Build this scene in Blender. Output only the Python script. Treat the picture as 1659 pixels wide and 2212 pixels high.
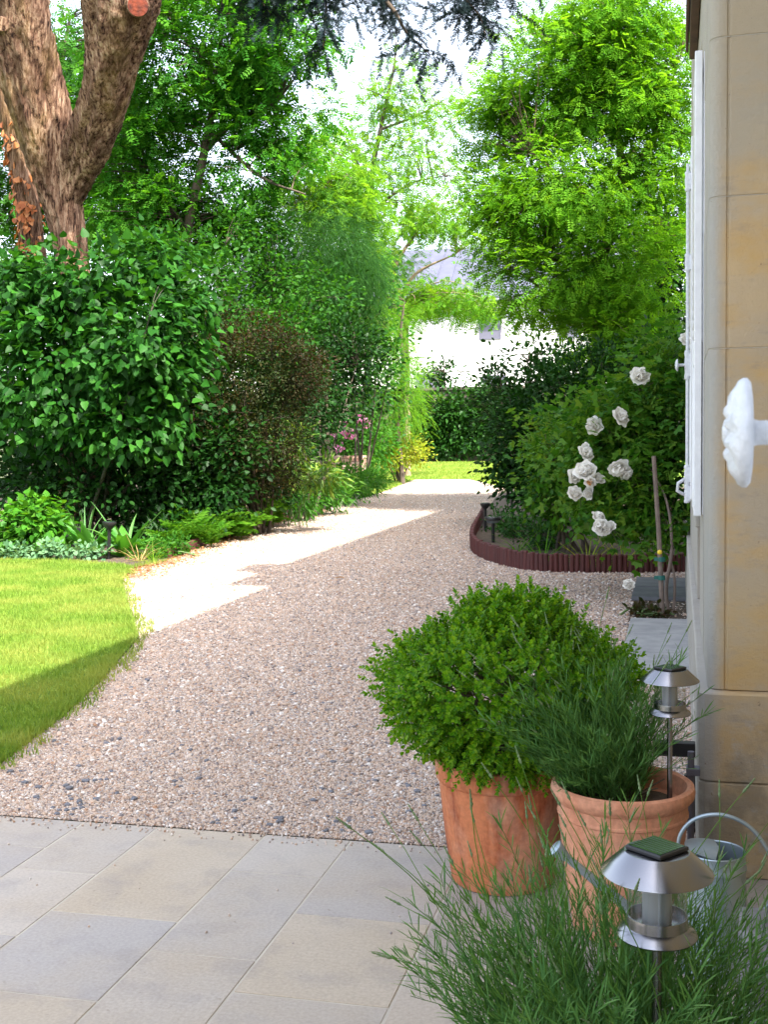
import bpy, bmesh, math, random
import numpy as np
from mathutils import Vector, Matrix, Euler, Quaternion

for o in list(bpy.data.objects):
    bpy.data.objects.remove(o)
SC = bpy.context.scene
COL = SC.collection
random.seed(7)
RNG = np.random.default_rng(7)
R = math.radians

# ------------------------------------------------------------------ camera
# world axes follow the house: +Y runs along its facade, +X into the house, camera eye at (0, 0, 1.55)
PSI, PITCH, ROLL, EYE = R(13.9), R(3.95), R(0.85), 1.55
FOC = 2576.0 / 2212.0            # focal length in picture heights
fwd = Vector((-math.sin(PSI) * math.cos(PITCH), math.cos(PSI) * math.cos(PITCH), -math.sin(PITCH)))
r0 = Vector((math.cos(PSI), math.sin(PSI), 0))
u0 = r0.cross(fwd)
rgt = r0 * math.cos(ROLL) - u0 * math.sin(ROLL)
upv = u0 * math.cos(ROLL) + r0 * math.sin(ROLL)
cam = bpy.data.cameras.new('camera')
camo = bpy.data.objects.new('camera', cam)
COL.objects.link(camo)
m = Matrix((rgt, upv, -fwd)).transposed().to_4x4()
m.translation = Vector((0, 0, EYE))
camo.matrix_world = m
cam.sensor_fit = 'VERTICAL'
cam.sensor_height = 24.0
cam.lens = 24.0 * FOC
cam.clip_start = 0.05
cam.clip_end = 2000
cam.dof.use_dof = True
cam.dof.focus_distance = 5.5
cam.dof.aperture_fstop = 20.0
SC.camera = camo

# ------------------------------------------------------------------ sky, sun, exposure
SUN_EL, SUN_AZ = R(53), R(130)       # azimuth from +Y towards +X: high, behind the camera on the right
w = bpy.data.worlds.new('World')
SC.world = w
w.use_nodes = True
nt = w.node_tree
bg = nt.nodes['Background']
sky = nt.nodes.new('ShaderNodeTexSky')
sky.sky_type = 'NISHITA'
sky.sun_disc = False
sky.sun_elevation = SUN_EL
sky.sun_rotation = SUN_AZ
sky.air_density = 1.0
sky.dust_density = 4.0
sky.ozone_density = 1.0
hs = nt.nodes.new('ShaderNodeHueSaturation')
hs.inputs['Saturation'].default_value = 0.55
nt.links.new(sky.outputs[0], hs.inputs['Color'])
nt.links.new(hs.outputs[0], bg.inputs['Color'])
bg.inputs['Strength'].default_value = 0.15
sl = bpy.data.lights.new('sun', 'SUN')
sl.energy = 3.1
sl.angle = R(0.53)
sl.color = (1.0, 0.94, 0.84)
so = bpy.data.objects.new('sun', sl)
COL.objects.link(so)
sdir = Vector((math.cos(SUN_EL) * math.sin(SUN_AZ), math.cos(SUN_EL) * math.cos(SUN_AZ), math.sin(SUN_EL)))
so.rotation_euler = sdir.to_track_quat('Z', 'Y').to_euler()
so.location = (5, -5, 20)
SC.view_settings.view_transform = 'Standard'
SC.view_settings.look = 'None'
SC.view_settings.exposure = 2.35
SC.view_settings.gamma = 1.0
SC.view_settings.use_curve_mapping = False
SC.render.engine = 'CYCLES'
SC.cycles.max_bounces = 8
SC.cycles.transparent_max_bounces = 8


def P(x, y, Y):
    """world point at house depth Y that the photograph shows at (x, y) of a 1659 x 2212 picture"""
    d = fwd + rgt * ((x - 829.5) / 2576.0) - upv * ((y - 1106.0) / 2576.0)
    return Vector((0, 0, EYE)) + d * (Y / d.y)


def PX(n, Y):
    """size in metres of n such pixels at depth Y"""
    return n * Y * 1.0 / 2576.0


# ------------------------------------------------------------------ materials
def newmat(name):
    mt = bpy.data.materials.new(name)
    mt.use_nodes = True
    n = mt.node_tree
    return mt, n, n.nodes['Principled BSDF'], n.nodes['Material Output']


def ramp(n, fac, stops):
    r = n.nodes.new('ShaderNodeValToRGB')
    els = r.color_ramp.elements
    while len(els) < len(stops):
        els.new(0.5)
    for e, (p, c) in zip(els, stops):
        e.position = p
        e.color = (*c, 1)
    n.links.new(fac, r.inputs[0])
    return r.outputs[0]


def math_node(n, op, a, b=None):
    k = n.nodes.new('ShaderNodeMath')
    k.operation = op
    for i, v in enumerate((a, b)):
        if v is None:
            continue
        if isinstance(v, (int, float)):
            k.inputs[i].default_value = v
        else:
            n.links.new(v, k.inputs[i])
    return k.outputs[0]


def mixc(n, fac, a, b, mode='MIX'):
    k = n.nodes.new('ShaderNodeMix')
    k.data_type = 'RGBA'
    k.blend_type = mode
    for idx, v in ((0, fac), (6, a), (7, b)):
        if isinstance(v, (int, float)):
            k.inputs[idx].default_value = v
        elif isinstance(v, tuple):
            k.inputs[idx].default_value = (*v, 1)
        else:
            n.links.new(v, k.inputs[idx])
    return k.outputs[2]


def noise(n, scale, detail=4, rough=0.55, coord='Object', stretch=None):
    tc = n.nodes.new('ShaderNodeTexCoord')
    t = n.nodes.new('ShaderNodeTexNoise')
    t.inputs['Scale'].default_value = scale
    t.inputs['Detail'].default_value = detail
    t.inputs['Roughness'].default_value = rough
    if coord == 'World':
        g = n.nodes.new('ShaderNodeNewGeometry')
        src = g.outputs['Position']
    else:
        src = tc.outputs[coord]
    if stretch:
        mp = n.nodes.new('ShaderNodeMapping')
        mp.inputs['Scale'].default_value = stretch
        n.links.new(src, mp.inputs[0])
        src = mp.outputs[0]
    n.links.new(src, t.inputs['Vector'])
    return t.outputs['Fac']


def bump(n, bs, height, strength, dist=0.01):
    b = n.nodes.new('ShaderNodeBump')
    b.inputs['Strength'].default_value = strength
    b.inputs['Distance'].default_value = dist
    n.links.new(height, b.inputs['Height'])
    n.links.new(b.outputs[0], bs.inputs['Normal'])
    return b


def rnd(n):
    """random number per leaf, both for joined leaves and for single leaf objects"""
    g = n.nodes.new('ShaderNodeNewGeometry')
    oi = n.nodes.new('ShaderNodeObjectInfo')
    return math_node(n, 'FRACT', math_node(n, 'ADD', g.outputs['Random Per Island'], oi.outputs['Random']))


def leaf_mat(name, cols, trans=0.4, rough=0.5, spec=0.3, patch=None, pscale=1.2, tboost=1.3, tint=(1.35, 1.15, .45)):
    mt, n, bs, out = newmat(name)
    k = len(cols)
    c = ramp(n, rnd(n), [(i / max(1, k - 1), cols[i]) for i in range(k)])
    if patch:
        f = noise(n, pscale, 2, coord='World')
        f2 = ramp(n, f, [(0.42, (0, 0, 0)), (0.62, (1, 1, 1))])
        c = mixc(n, f2, c, patch)
    n.links.new(c, bs.inputs['Base Color'])
    bs.inputs['Roughness'].default_value = rough
    bs.inputs['Specular IOR Level'].default_value = spec
    tr = n.nodes.new('ShaderNodeBsdfTranslucent')
    tc = mixc(n, 1.0, c, tuple(q * tboost for q in tint), 'MULTIPLY')
    n.links.new(tc, tr.inputs['Color'])
    ms = n.nodes.new('ShaderNodeMixShader')
    ms.inputs[0].default_value = trans
    n.links.new(bs.outputs[0], ms.inputs[1])
    n.links.new(tr.outputs[0], ms.inputs[2])
    n.links.new(ms.outputs[0], out.inputs['Surface'])
    return mt


def plain_mat(name, col, rough=0.5, metal=0.0, spec=0.5, var=0.0, vscale=8, col2=None, bstr=0.0, bscale=60):
    mt, n, bs, out = newmat(name)
    bs.inputs['Base Color'].default_value = (*col, 1)
    bs.inputs['Roughness'].default_value = rough
    bs.inputs['Metallic'].default_value = metal
    bs.inputs['Specular IOR Level'].default_value = spec
    if col2:
        f = ramp(n, noise(n, vscale, 5), [(0.38, (0, 0, 0)), (0.66, (1, 1, 1))])
        n.links.new(mixc(n, f, col, col2), bs.inputs['Base Color'])
    if bstr:
        bump(n, bs, noise(n, bscale, 4), bstr)
    return mt


M = {}
M['lilac'] = leaf_mat('lilac_leaf', [(.007, .04, .005), (.014, .075, .008), (.036, .145, .014), (.009, .05, .006), (.02, .10, .010)], .33, .5, .16)
M['robinia'] = leaf_mat('robinia_leaf', [(.06, .19, .010), (.10, .28, .016), (.15, .34, .022), (.075, .22, .012)], .55, .6, .1)
M['acacia'] = leaf_mat('pale_acacia_leaf', [(.07, .20, .02), (.11, .27, .022), (.16, .32, .03)], .55, .6, .1)
M['ash'] = leaf_mat('ash_leaf', [(.02, .11, .010), (.045, .185, .014), (.085, .25, .02)], .55, .55, .12)
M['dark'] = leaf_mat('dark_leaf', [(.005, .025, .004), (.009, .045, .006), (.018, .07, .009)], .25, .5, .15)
M['deep'] = leaf_mat('deep_green_leaf', [(.010, .055, .006), (.022, .095, .009), (.042, .145, .013)], .4, .55, .14)
M['ivy'] = leaf_mat('ivy_leaf', [(.010, .045, .006), (.018, .07, .010), (.03, .10, .014)], .3, .5, .2)
M['mid'] = leaf_mat('mid_leaf', [(.018, .09, .009), (.036, .14, .013), (.06, .18, .02)], .45, .55, .14)
M['bright'] = leaf_mat('bright_leaf', [(.07, .21, .014), (.11, .28, .018), (.17, .32, .025)], .5, .55, .12)
M['yellowish'] = leaf_mat('yellow_green_leaf', [(.12, .2, .015), (.2, .27, .022), (.28, .3, .035)], .4, .5, .15)
M['brown'] = leaf_mat('brownish_leaf', [(.018, .03, .007), (.045, .028, .012), (.026, .04, .008), (.07, .036, .018)], .3, .55, .15, patch=(.016, .042, .007), pscale=.9)
M['aucuba'] = leaf_mat('aucuba_leaf', [(.03, .1, .010), (.07, .16, .015), (.18, .26, .04)], .35, .4, .25)
M['fern'] = leaf_mat('fern_leaf', [(.045, .16, .010), (.075, .22, .014), (.11, .26, .02)], .5, .55, .12)
M['cover'] = leaf_mat('ground_cover_leaf', [(.03, .13, .010), (.05, .19, .014), (.09, .24, .02)], .4, .5, .18)
M['silver'] = leaf_mat('silvery_leaf', [(.09, .2, .10), (.13, .25, .12), (.06, .16, .07)], .3, .55, .2)
M['hosta'] = leaf_mat('broad_leaf', [(.04, .17, .02), (.07, .22, .03)], .4, .45, .2)
M['iris'] = leaf_mat('iris_leaf', [(.08, .22, .06), (.13, .28, .08)], .35, .45, .25)
M['box'] = leaf_mat('box_leaf', [(.04, .16, .005), (.085, .24, .008), (.13, .30, .010), (.20, .36, .018)], .4, .42, .2)
M['rose_leaf'] = leaf_mat('rose_leaf', [(.016, .08, .007), (.036, .13, .010), (.065, .175, .014), (.1, .2, .022)], .4, .45, .18)
M['rose_bush_leaf'] = leaf_mat('rose_bush_leaf', [(.025, .11, .010), (.05, .165, .014), (.085, .21, .02), (.12, .23, .03)], .42, .45, .18)
M['lav'] = leaf_mat('lavender_leaf', [(.05, .145, .035), (.08, .20, .05), (.12, .25, .07)], .35, .55, .14)
M['stalk'] = leaf_mat('lavender_stalk', [(.09, .21, .035), (.14, .27, .05)], .35, .55, .14)
M['bud'] = leaf_mat('lavender_bud', [(.14, .22, .10), (.19, .26, .13)], .25, .6, .15)
M['cedar_needle'] = leaf_mat('cedar_needle', [(.006, .014, .02), (.010, .022, .026), (.016, .034, .03)], .12, .6, .15)
M['needle_green'] = leaf_mat('weeping_needle', [(.014, .065, .014), (.026, .095, .018), (.04, .13, .022)], .4, .55, .12)
M['dead_ivy'] = leaf_mat('dead_ivy_leaf', [(.28, .08, .025), (.42, .15, .05), (.55, .26, .11)], .3, .55, .25, tboost=.8)
M['litter'] = leaf_mat('dry_leaf', [(.28, .14, .06), (.4, .22, .1), (.2, .09, .04)], .2, .7, .2, tboost=.8)
M['straw'] = leaf_mat('straw_blade', [(.42, .3, .14), (.55, .4, .2)], .3, .6, .2, tboost=.8)
M['grass'] = leaf_mat('grass_blade', [(.085, .17, .022), (.14, .24, .03), (.20, .29, .045)], .35, .6, .15,
                      patch=(.24, .29, .06), pscale=1.5)
M['petal_white'] = leaf_mat('white_petal', [(.86, .83, .77), (.90, .89, .86)], .35, .55, .2, tboost=1.0, tint=(1, .98, .95))
M['petal_peach'] = leaf_mat('peach_petal', [(.75, .42, .14), (.78, .5, .25)], .3, .55, .2, tboost=1.0, tint=(1, .9, .8))
M['petal_pink'] = leaf_mat('pink_petal', [(.62, .16, .42), (.7, .28, .52), (.72, .4, .6)], .3, .55, .2, tboost=1.0, tint=(1, .9, .8))

M['bark_pale'] = plain_mat('pale_bark', (.32, .24, .15), .85, col2=(.17, .12, .08), vscale=6, bstr=.6, bscale=25)
M['stem_dark'] = plain_mat('dark_green_stem', (.03, .032, .016), .9)
M['bark_mid'] = plain_mat('mid_bark', (.15, .105, .06), .9, col2=(.08, .06, .04), vscale=6, bstr=.6, bscale=25)
M['bark_dark'] = plain_mat('dark_bark', (.09, .065, .045), .9, col2=(.05, .04, .03), vscale=6, bstr=.6, bscale=25)
M['twig'] = plain_mat('twig', (.10, .075, .045), .9)
M['green_stem'] = plain_mat('green_stem', (.09, .16, .04), .6)
M['white_paint'] = plain_mat('white_paint', (.78, .79, .82), .38, col2=(.70, .71, .74), vscale=14, bstr=.12, bscale=90)
M['white_metal'] = plain_mat('white_cast_metal', (.64, .66, .70), .32, col2=(.52, .54, .58), vscale=60, bstr=.25, bscale=160)
M['wood_dark'] = plain_mat('brown_wood', (.11, .06, .035), .7, col2=(.06, .035, .022), vscale=9, bstr=.3)
M['stake'] = plain_mat('weathered_stake', (.2, .15, .12), .8, col2=(.12, .09, .075), vscale=12, bstr=.4)
M['black'] = plain_mat('black_plastic', (.012, .012, .014), .4)
M['steel'] = plain_mat('brushed_steel', (.27, .27, .29), .24, 1.0)
M['galv'] = plain_mat('galvanised_steel', (.30, .38, .44), .45, .75, col2=(.42, .49, .53), vscale=9)
M['panel'] = plain_mat('solar_cell', (.015, .03, .02), .12, col2=(.03, .06, .035), vscale=30)
M['panel_line'] = plain_mat('solar_grid_line', (.12, .14, .12), .4, .3)
M['white_diffuser'] = plain_mat('frosted_tube', (.22, .235, .25), .35)
M['soil'] = plain_mat('soil', (.05, .034, .022), .95, col2=(.085, .06, .04), vscale=20, bstr=.8, bscale=40)
M['ground'] = plain_mat('ground_earth', (.06, .075, .02), .95, col2=(.05, .06, .02), vscale=.6)
M['slate'] = plain_mat('roof_slate', (.07, .075, .115), .7, col2=(.055, .06, .095), vscale=2)
M['render_white'] = plain_mat('white_render', (.8, .78, .76), .85, col2=(.74, .72, .70), vscale=1.2)
M['grey_shutter'] = plain_mat('grey_shutter', (.11, .11, .15), .6)
M['glass_dark'] = plain_mat('window_glass', (.03, .035, .04), .06)
M['garden_wall'] = plain_mat('garden_wall', (.1, .085, .065), .9, col2=(.05, .045, .035), vscale=3, bstr=.5)
M['concrete'] = plain_mat('grey_concrete', (.32, .32, .31), .85, col2=(.24, .24, .24), vscale=7, bstr=.25)
M['grey_stone'] = plain_mat('weathered_grey_stone', (.20, .20, .20), .9, col2=(.10, .095, .09), vscale=9, bstr=.4)
M['dark_slab'] = plain_mat('slate_slab', (.13, .135, .15), .7, col2=(.09, .095, .11), vscale=7, bstr=.2)
M['yellow'] = plain_mat('yellow_tag', (.75, .55, .04), .5)
M['teal_tie'] = plain_mat('green_tie', (.01, .11, .09), .5)
M['mortar'] = plain_mat('pale_mortar', (.50, .46, .385), .95, col2=(.40, .36, .30), vscale=5)
M['orange_cut'] = plain_mat('fresh_cut_wood', (.20, .035, .012), .8, col2=(.07, .014, .008), vscale=14, bstr=.8, bscale=30)


def log_material():
    mt, n, bs, out = newmat('red_stained_log')
    oi = n.nodes.new('ShaderNodeObjectInfo')
    c = ramp(n, oi.outputs['Random'], [(0, (.06, .010, .008)), (.5, (.10, .017, .012)), (1, (.075, .022, .02))])
    f = noise(n, 25, 4, stretch=(1, 1, .15))
    n.links.new(mixc(n, f, c, (.05, .012, .012)), bs.inputs['Base Color'])
    bs.inputs['Roughness'].default_value = .7
    bump(n, bs, f, .5)
    return mt


M['log'] = log_material()


def brick_material():
    mt, n, bs, out = newmat('pale_brick')
    oi = n.nodes.new('ShaderNodeObjectInfo')
    c = ramp(n, oi.outputs['Random'], [(0, (.42, .22, .16)), (.5, (.5, .32, .24)), (1, (.55, .42, .35))])
    n.links.new(c, bs.inputs['Base Color'])
    bs.inputs['Roughness'].default_value = .9
    return mt


M['brick'] = brick_material()


def slab_material():
    mt, n, bs, out = newmat('limestone_slab')
    oi = n.nodes.new('ShaderNodeObjectInfo')
    base = ramp(n, oi.outputs['Random'], [(0, (.315, .29, .28)), (.3, (.40, .36, .325)), (.55, (.46, .385, .295)), (.75, (.36, .34, .335)), (1, (.47, .41, .345))])
    f = ramp(n, noise(n, 2.3, 4, .55, 'World'), [(.4, (0, 0, 0)), (.68, (1, 1, 1))])
    c = mixc(n, math_node(n, 'MULTIPLY', f, .55), base, (.40, .325, .235))
    f2 = ramp(n, noise(n, 5.5, 5, .6, 'World'), [(.5, (0, 0, 0)), (.72, (1, 1, 1))])
    c = mixc(n, math_node(n, 'MULTIPLY', f2, .4), c, (.24, .22, .22))
    f3 = noise(n, 90, 3, .6, 'World')
    c = mixc(n, .35, c, ramp(n, f3, [(.3, (.6, .6, .6)), (.7, (1.25, 1.25, 1.25))]), 'MULTIPLY')
    f4 = ramp(n, noise(n, 34, 2, .5, 'World'), [(.70, (0, 0, 0)), (.76, (1, 1, 1))])
    c = mixc(n, math_node(n, 'MULTIPLY', f4, .45), c, (.16, .13, .1))
    n.links.new(c, bs.inputs['Base Color'])
    bs.inputs['Roughness'].default_value = .62
    bs.inputs['Specular IOR Level'].default_value = .35
    bump(n, bs, noise(n, 45, 5, .6, 'World'), .12)
    return mt


M['slab'] = slab_material()


def stone_material():
    mt, n, bs, out = newmat('ochre_limestone')
    oi = n.nodes.new('ShaderNodeObjectInfo')
    base = ramp(n, oi.outputs['Random'], [(0, (.50, .37, .20)), (.5, (.54, .41, .24)), (1, (.56, .42, .24))])
    f = ramp(n, noise(n, 1.1, 5, .55, 'World', (1, 1, 1.6)), [(.44, (0, 0, 0)), (.66, (1, 1, 1))])
    c = mixc(n, math_node(n, 'MULTIPLY', f, .65), base, (.40, .355, .30))
    f2 = ramp(n, noise(n, 2.7, 6, .6, 'World', (1, 1, 2.2)), [(.46, (0, 0, 0)), (.64, (1, 1, 1))])
    c = mixc(n, math_node(n, 'MULTIPLY', f2, .65), c, (.56, .36, .13))
    f3 = ramp(n, noise(n, 9, 6, .65, 'World', (1, 1, 3)), [(.56, (0, 0, 0)), (.74, (1, 1, 1))])
    c = mixc(n, math_node(n, 'MULTIPLY', f3, .5), c, (.27, .25, .23))
    # the corner moulding and the long facade are weathered grey
    g = n.nodes.new('ShaderNodeNewGeometry')
    sp = n.nodes.new('ShaderNodeSeparateXYZ')
    n.links.new(g.outputs['Position'], sp.inputs[0])
    jit = math_node(n, 'ADD', sp.outputs['X'], math_node(n, 'MULTIPLY', math_node(n, 'SUBTRACT', noise(n, 5, 4, .6, 'World', (1, 1, .3)), .5), .06))
    gm = n.nodes.new('ShaderNodeMapRange')
    gm.inputs['From Min'].default_value = .160
    gm.inputs['From Max'].default_value = .115
    n.links.new(jit, gm.inputs['Value'])
    c = mixc(n, math_node(n, 'MULTIPLY', gm.outputs[0], .85), c, (.34, .34, .325))
    hz = n.nodes.new('ShaderNodeMapRange')
    hz.inputs['From Min'].default_value = 2.15
    hz.inputs['From Max'].default_value = 2.75
    n.links.new(math_node(n, 'ADD', sp.outputs['Z'], math_node(n, 'MULTIPLY', math_node(n, 'SUBTRACT', noise(n, 3, 5, .65, 'World', (1, 1, 1.5)), .5), 1.1)), hz.inputs['Value'])
    c = mixc(n, math_node(n, 'MULTIPLY', hz.outputs[0], .75), c, (.40, .36, .29))
    pit = ramp(n, noise(n, 55, 2, .5, 'World'), [(.72, (0, 0, 0)), (.77, (1, 1, 1))])
    c = mixc(n, math_node(n, 'MULTIPLY', pit, .6), c, (.16, .11, .07))
    # bleached and green-grey stains low down
    f5 = ramp(n, noise(n, 12, 5, .7, 'World'), [(.55, (0, 0, 0)), (.68, (1, 1, 1))])
    lm = n.nodes.new('ShaderNodeMapRange')
    lm.inputs['From Min'].default_value = .75
    lm.inputs['From Max'].default_value = .25
    n.links.new(sp.outputs['Z'], lm.inputs['Value'])
    c = mixc(n, math_node(n, 'MULTIPLY', math_node(n, 'MULTIPLY', f5, lm.outputs[0]), .8), c, (.44, .43, .40))
    f6 = ramp(n, noise(n, 4, 6, .7, 'World'), [(.5, (0, 0, 0)), (.62, (1, 1, 1))])
    c = mixc(n, math_node(n, 'MULTIPLY', math_node(n, 'MULTIPLY', f6, lm.outputs[0]), .5), c, (.17, .155, .12))
    n.links.new(c, bs.inputs['Base Color'])
    bs.inputs['Roughness'].default_value = .9
    bs.inputs['Specular IOR Level'].default_value = .2
    bump(n, bs, noise(n, 30, 9, .78, 'World'), .8)
    return mt


M['stone'] = stone_material()


def terracotta(name, base, stain, pale, streak):
    mt, n, bs, out = newmat(name)
    f = ramp(n, noise(n, 11, 6, .65, stretch=(1, 1, .16)), [(.47, (0, 0, 0)), (.62, (1, 1, 1))])
    c = mixc(n, math_node(n, 'MULTIPLY', f, streak), base, stain)
    f2 = ramp(n, noise(n, 4.5, 5, .6, stretch=(1, 1, .6)), [(.48, (0, 0, 0)), (.7, (1, 1, 1))])
    c = mixc(n, math_node(n, 'MULTIPLY', f2, .72), c, pale)
    f3 = ramp(n, noise(n, 60, 4, .6), [(.35, (.82, .82, .82)), (.7, (1.1, 1.1, 1.1))])
    c = mixc(n, 1.0, c, f3, 'MULTIPLY')
    n.links.new(c, bs.inputs['Base Color'])
    bs.inputs['Roughness'].default_value = .8
    bs.inputs['Specular IOR Level'].default_value = .25
    bump(n, bs, noise(n, 70, 5), .2)
    return mt


M['terra_red'] = terracotta('weathered_terracotta', (.54, .19, .085), (.24, .05, .022), (.62, .42, .30), .9)
M['terra_pink'] = terracotta('pink_terracotta', (.60, .285, .175), (.50, .19, .10), (.62, .37, .27), .45)


def bark_material():
    mt, n, bs, out = newmat('cedar_bark')
    f = noise(n, 26, 8, .75, 'Object', (1, 1, .11))
    c = ramp(n, f, [(.40, (.028, .014, .012)), (.45, (.20, .105, .068)), (.52, (.40, .24, .155)), (.62, (.62, .45, .32))])
    f2 = ramp(n, noise(n, 2.2, 4, .6, stretch=(1, 1, .35)), [(.5, (0, 0, 0)), (.66, (1, 1, 1))])
    c = mixc(n, math_node(n, 'MULTIPLY', f2, .5), c, (.24, .17, .04))
    f4 = ramp(n, noise(n, 5, 5, .65, stretch=(1, 1, .3)), [(.42, (.45, .40, .40)), (.6, (1.1, 1.1, 1.1))])
    c = mixc(n, 1.0, c, f4, 'MULTIPLY')
    n.links.new(c, bs.inputs['Base Color'])
    bs.inputs['Roughness'].default_value = .9
    bs.inputs['Specular IOR Level'].default_value = .15
    bump(n, bs, f, 1.0, .12)
    return mt


M['cedar_bark'] = bark_material()

GRAVEL = [(0, (.54, .40, .305)), (.22, (.41, .295, .22)), (.40, (.56, .47, .40)), (.55, (.27, .24, .235)), (.66, (.50, .375, .28)),
          (.78, (.145, .135, .145)), (.88, (.38, .22, .13)), (.95, (.66, .62, .58))]


def gravel_sheet_material():
    mt, n, bs, out = newmat('gravel_sheet')
    g = n.nodes.new('ShaderNodeNewGeometry')
    v = n.nodes.new('ShaderNodeTexVoronoi')
    v.inputs['Scale'].default_value = 75
    n.links.new(g.outputs['Position'], v.inputs['Vector'])
    sep = n.nodes.new('ShaderNodeSeparateColor')
    n.links.new(v.outputs['Color'], sep.inputs[0])
    c = ramp(n, sep.outputs[0], GRAVEL)
    c = mixc(n, 1.0, c, ramp(n, v.outputs['Distance'], [(.3, (1, 1, 1)), (.75, (.45, .42, .4))]), 'MULTIPLY')
    f = ramp(n, noise(n, 1.3, 5, .6, 'World'), [(.4, (0, 0, 0)), (.7, (1, 1, 1))])
    c = mixc(n, math_node(n, 'MULTIPLY', f, .25), c, (.4, .31, .24))
    n.links.new(c, bs.inputs['Base Color'])
    bs.inputs['Roughness'].default_value = .85
    inv = math_node(n, 'SUBTRACT', 1.0, v.outputs['Distance'])
    bump(n, bs, inv, .8, .008)
    return mt


def gravel_stone_material():
    mt, n, bs, out = newmat('gravel_stone')
    oi = n.nodes.new('ShaderNodeObjectInfo')
    n.links.new(ramp(n, oi.outputs['Random'], GRAVEL), bs.inputs['Base Color'])
    bs.inputs['Roughness'].default_value = .75
    return mt


M['gravel'] = gravel_sheet_material()
M['gravel_stone'] = gravel_stone_material()
M['pebble'] = plain_mat('dark_pebble', (.10, .105, .125), .65, col2=(.17, .17, .19), vscale=30)


def lawn_material():
    mt, n, bs, out = newmat('lawn_turf')
    f = noise(n, 26, 5, .7, 'World')
    c = ramp(n, f, [(.3, (.07, .13, .016)), (.55, (.13, .21, .026)), (.75, (.20, .28, .045))])
    n.links.new(c, bs.inputs['Base Color'])
    bs.inputs['Roughness'].default_value = .9
    bs.inputs['Specular IOR Level'].default_value = .1
    bump(n, bs, f, 1.0, .03)
    return mt


M['lawn'] = lawn_material()


def glass_material():
    mt, n, bs, out = newmat('clear_glass')
    bs.inputs['Base Color'].default_value = (.9, .95, .95, 1)
    bs.inputs['Roughness'].default_value = .03
    bs.inputs['IOR'].default_value = 1.45
    tr = n.nodes.new('ShaderNodeBsdfTransparent')
    tr.inputs[0].default_value = (.93, .96, .96, 1)
    gl = n.nodes.new('ShaderNodeBsdfGlossy')
    gl.inputs['Roughness'].default_value = .04
    lw = n.nodes.new('ShaderNodeLayerWeight')
    lw.inputs[0].default_value = .5
    pw = math_node(n, 'ADD', math_node(n, 'MULTIPLY', math_node(n, 'POWER', lw.outputs['Facing'], 2.5), .5), .13)
    ms = n.nodes.new('ShaderNodeMixShader')
    n.links.new(pw, ms.inputs[0])
    n.links.new(tr.outputs[0], ms.inputs[1])
    n.links.new(gl.outputs[0], ms.inputs[2])
    n.links.new(ms.outputs[0], out.inputs['Surface'])
    return mt


M['glass'] = glass_material()


# ------------------------------------------------------------------ object helpers
def tag(o, label=None, cat=None, group=None, kind=None):
    if label:
        o['label'] = label
    if cat:
        o['category'] = cat
    if group:
        o['group'] = group
    if kind:
        o['kind'] = kind
    return o


def thing(name, label, cat, loc=(0, 0, 0), group=None, rz=0):
    o = bpy.data.objects.new(name, None)
    COL.objects.link(o)
    o.location = loc
    o.rotation_euler = (0, 0, rz)
    o.empty_display_size = .1
    return tag(o, label, cat, group)


def link(name, me, parent=None, world=True, kind=None, label=None):
    """link a mesh; with world=True its vertices are world coordinates even under a placed parent"""
    o = bpy.data.objects.new(name, me)
    COL.objects.link(o)
    if parent is not None:
        o.parent = parent
        if world:
            off = Vector((0, 0, 0))
            p = parent
            while p is not None:
                off += p.location
                p = p.parent
            o.location = -off
    if kind:
        o['kind'] = kind
    if label:
        o['label'] = label
    return o


def put(name, me, parent, pos, quat=None, scale=1.0, origin=None):
    """a piece placed at a world position under a parent whose frame starts at origin"""
    o = bpy.data.objects.new(name, me)
    COL.objects.link(o)
    o.parent = parent
    o.location = Vector(pos) - Vector(origin if origin is not None else parent.location)
    if quat is not None:
        o.rotation_mode = 'QUATERNION'
        o.rotation_quaternion = quat
    o.scale = (scale, scale, scale) if isinstance(scale, (int, float)) else scale
    return o


def copy_tree(o, parent=None):
    c = o.copy()
    COL.objects.link(c)
    c.parent = parent
    for ch in list(o.children):
        copy_tree(ch, c)
    return c


def fast(name, V, F, mats, smooth=False, midx=None):
    V = np.asarray(V, np.float32)
    F = np.asarray(F, np.int32)
    me = bpy.data.meshes.new(name)
    k = F.shape[1]
    me.vertices.add(len(V))
    me.vertices.foreach_set('co', V.ravel())
    me.loops.add(F.size)
    me.loops.foreach_set('vertex_index', F.ravel())
    me.polygons.add(len(F))
    me.polygons.foreach_set('loop_start', np.arange(0, F.size, k, dtype=np.int32))
    if smooth:
        me.polygons.foreach_set('use_smooth', np.ones(len(F), bool))
    for mm in (mats if isinstance(mats, (list, tuple)) else [mats]):
        me.materials.append(mm)
    if midx is not None:
        me.polygons.foreach_set('material_index', np.asarray(midx, np.int32))
    me.update(calc_edges=True)
    return me


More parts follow.
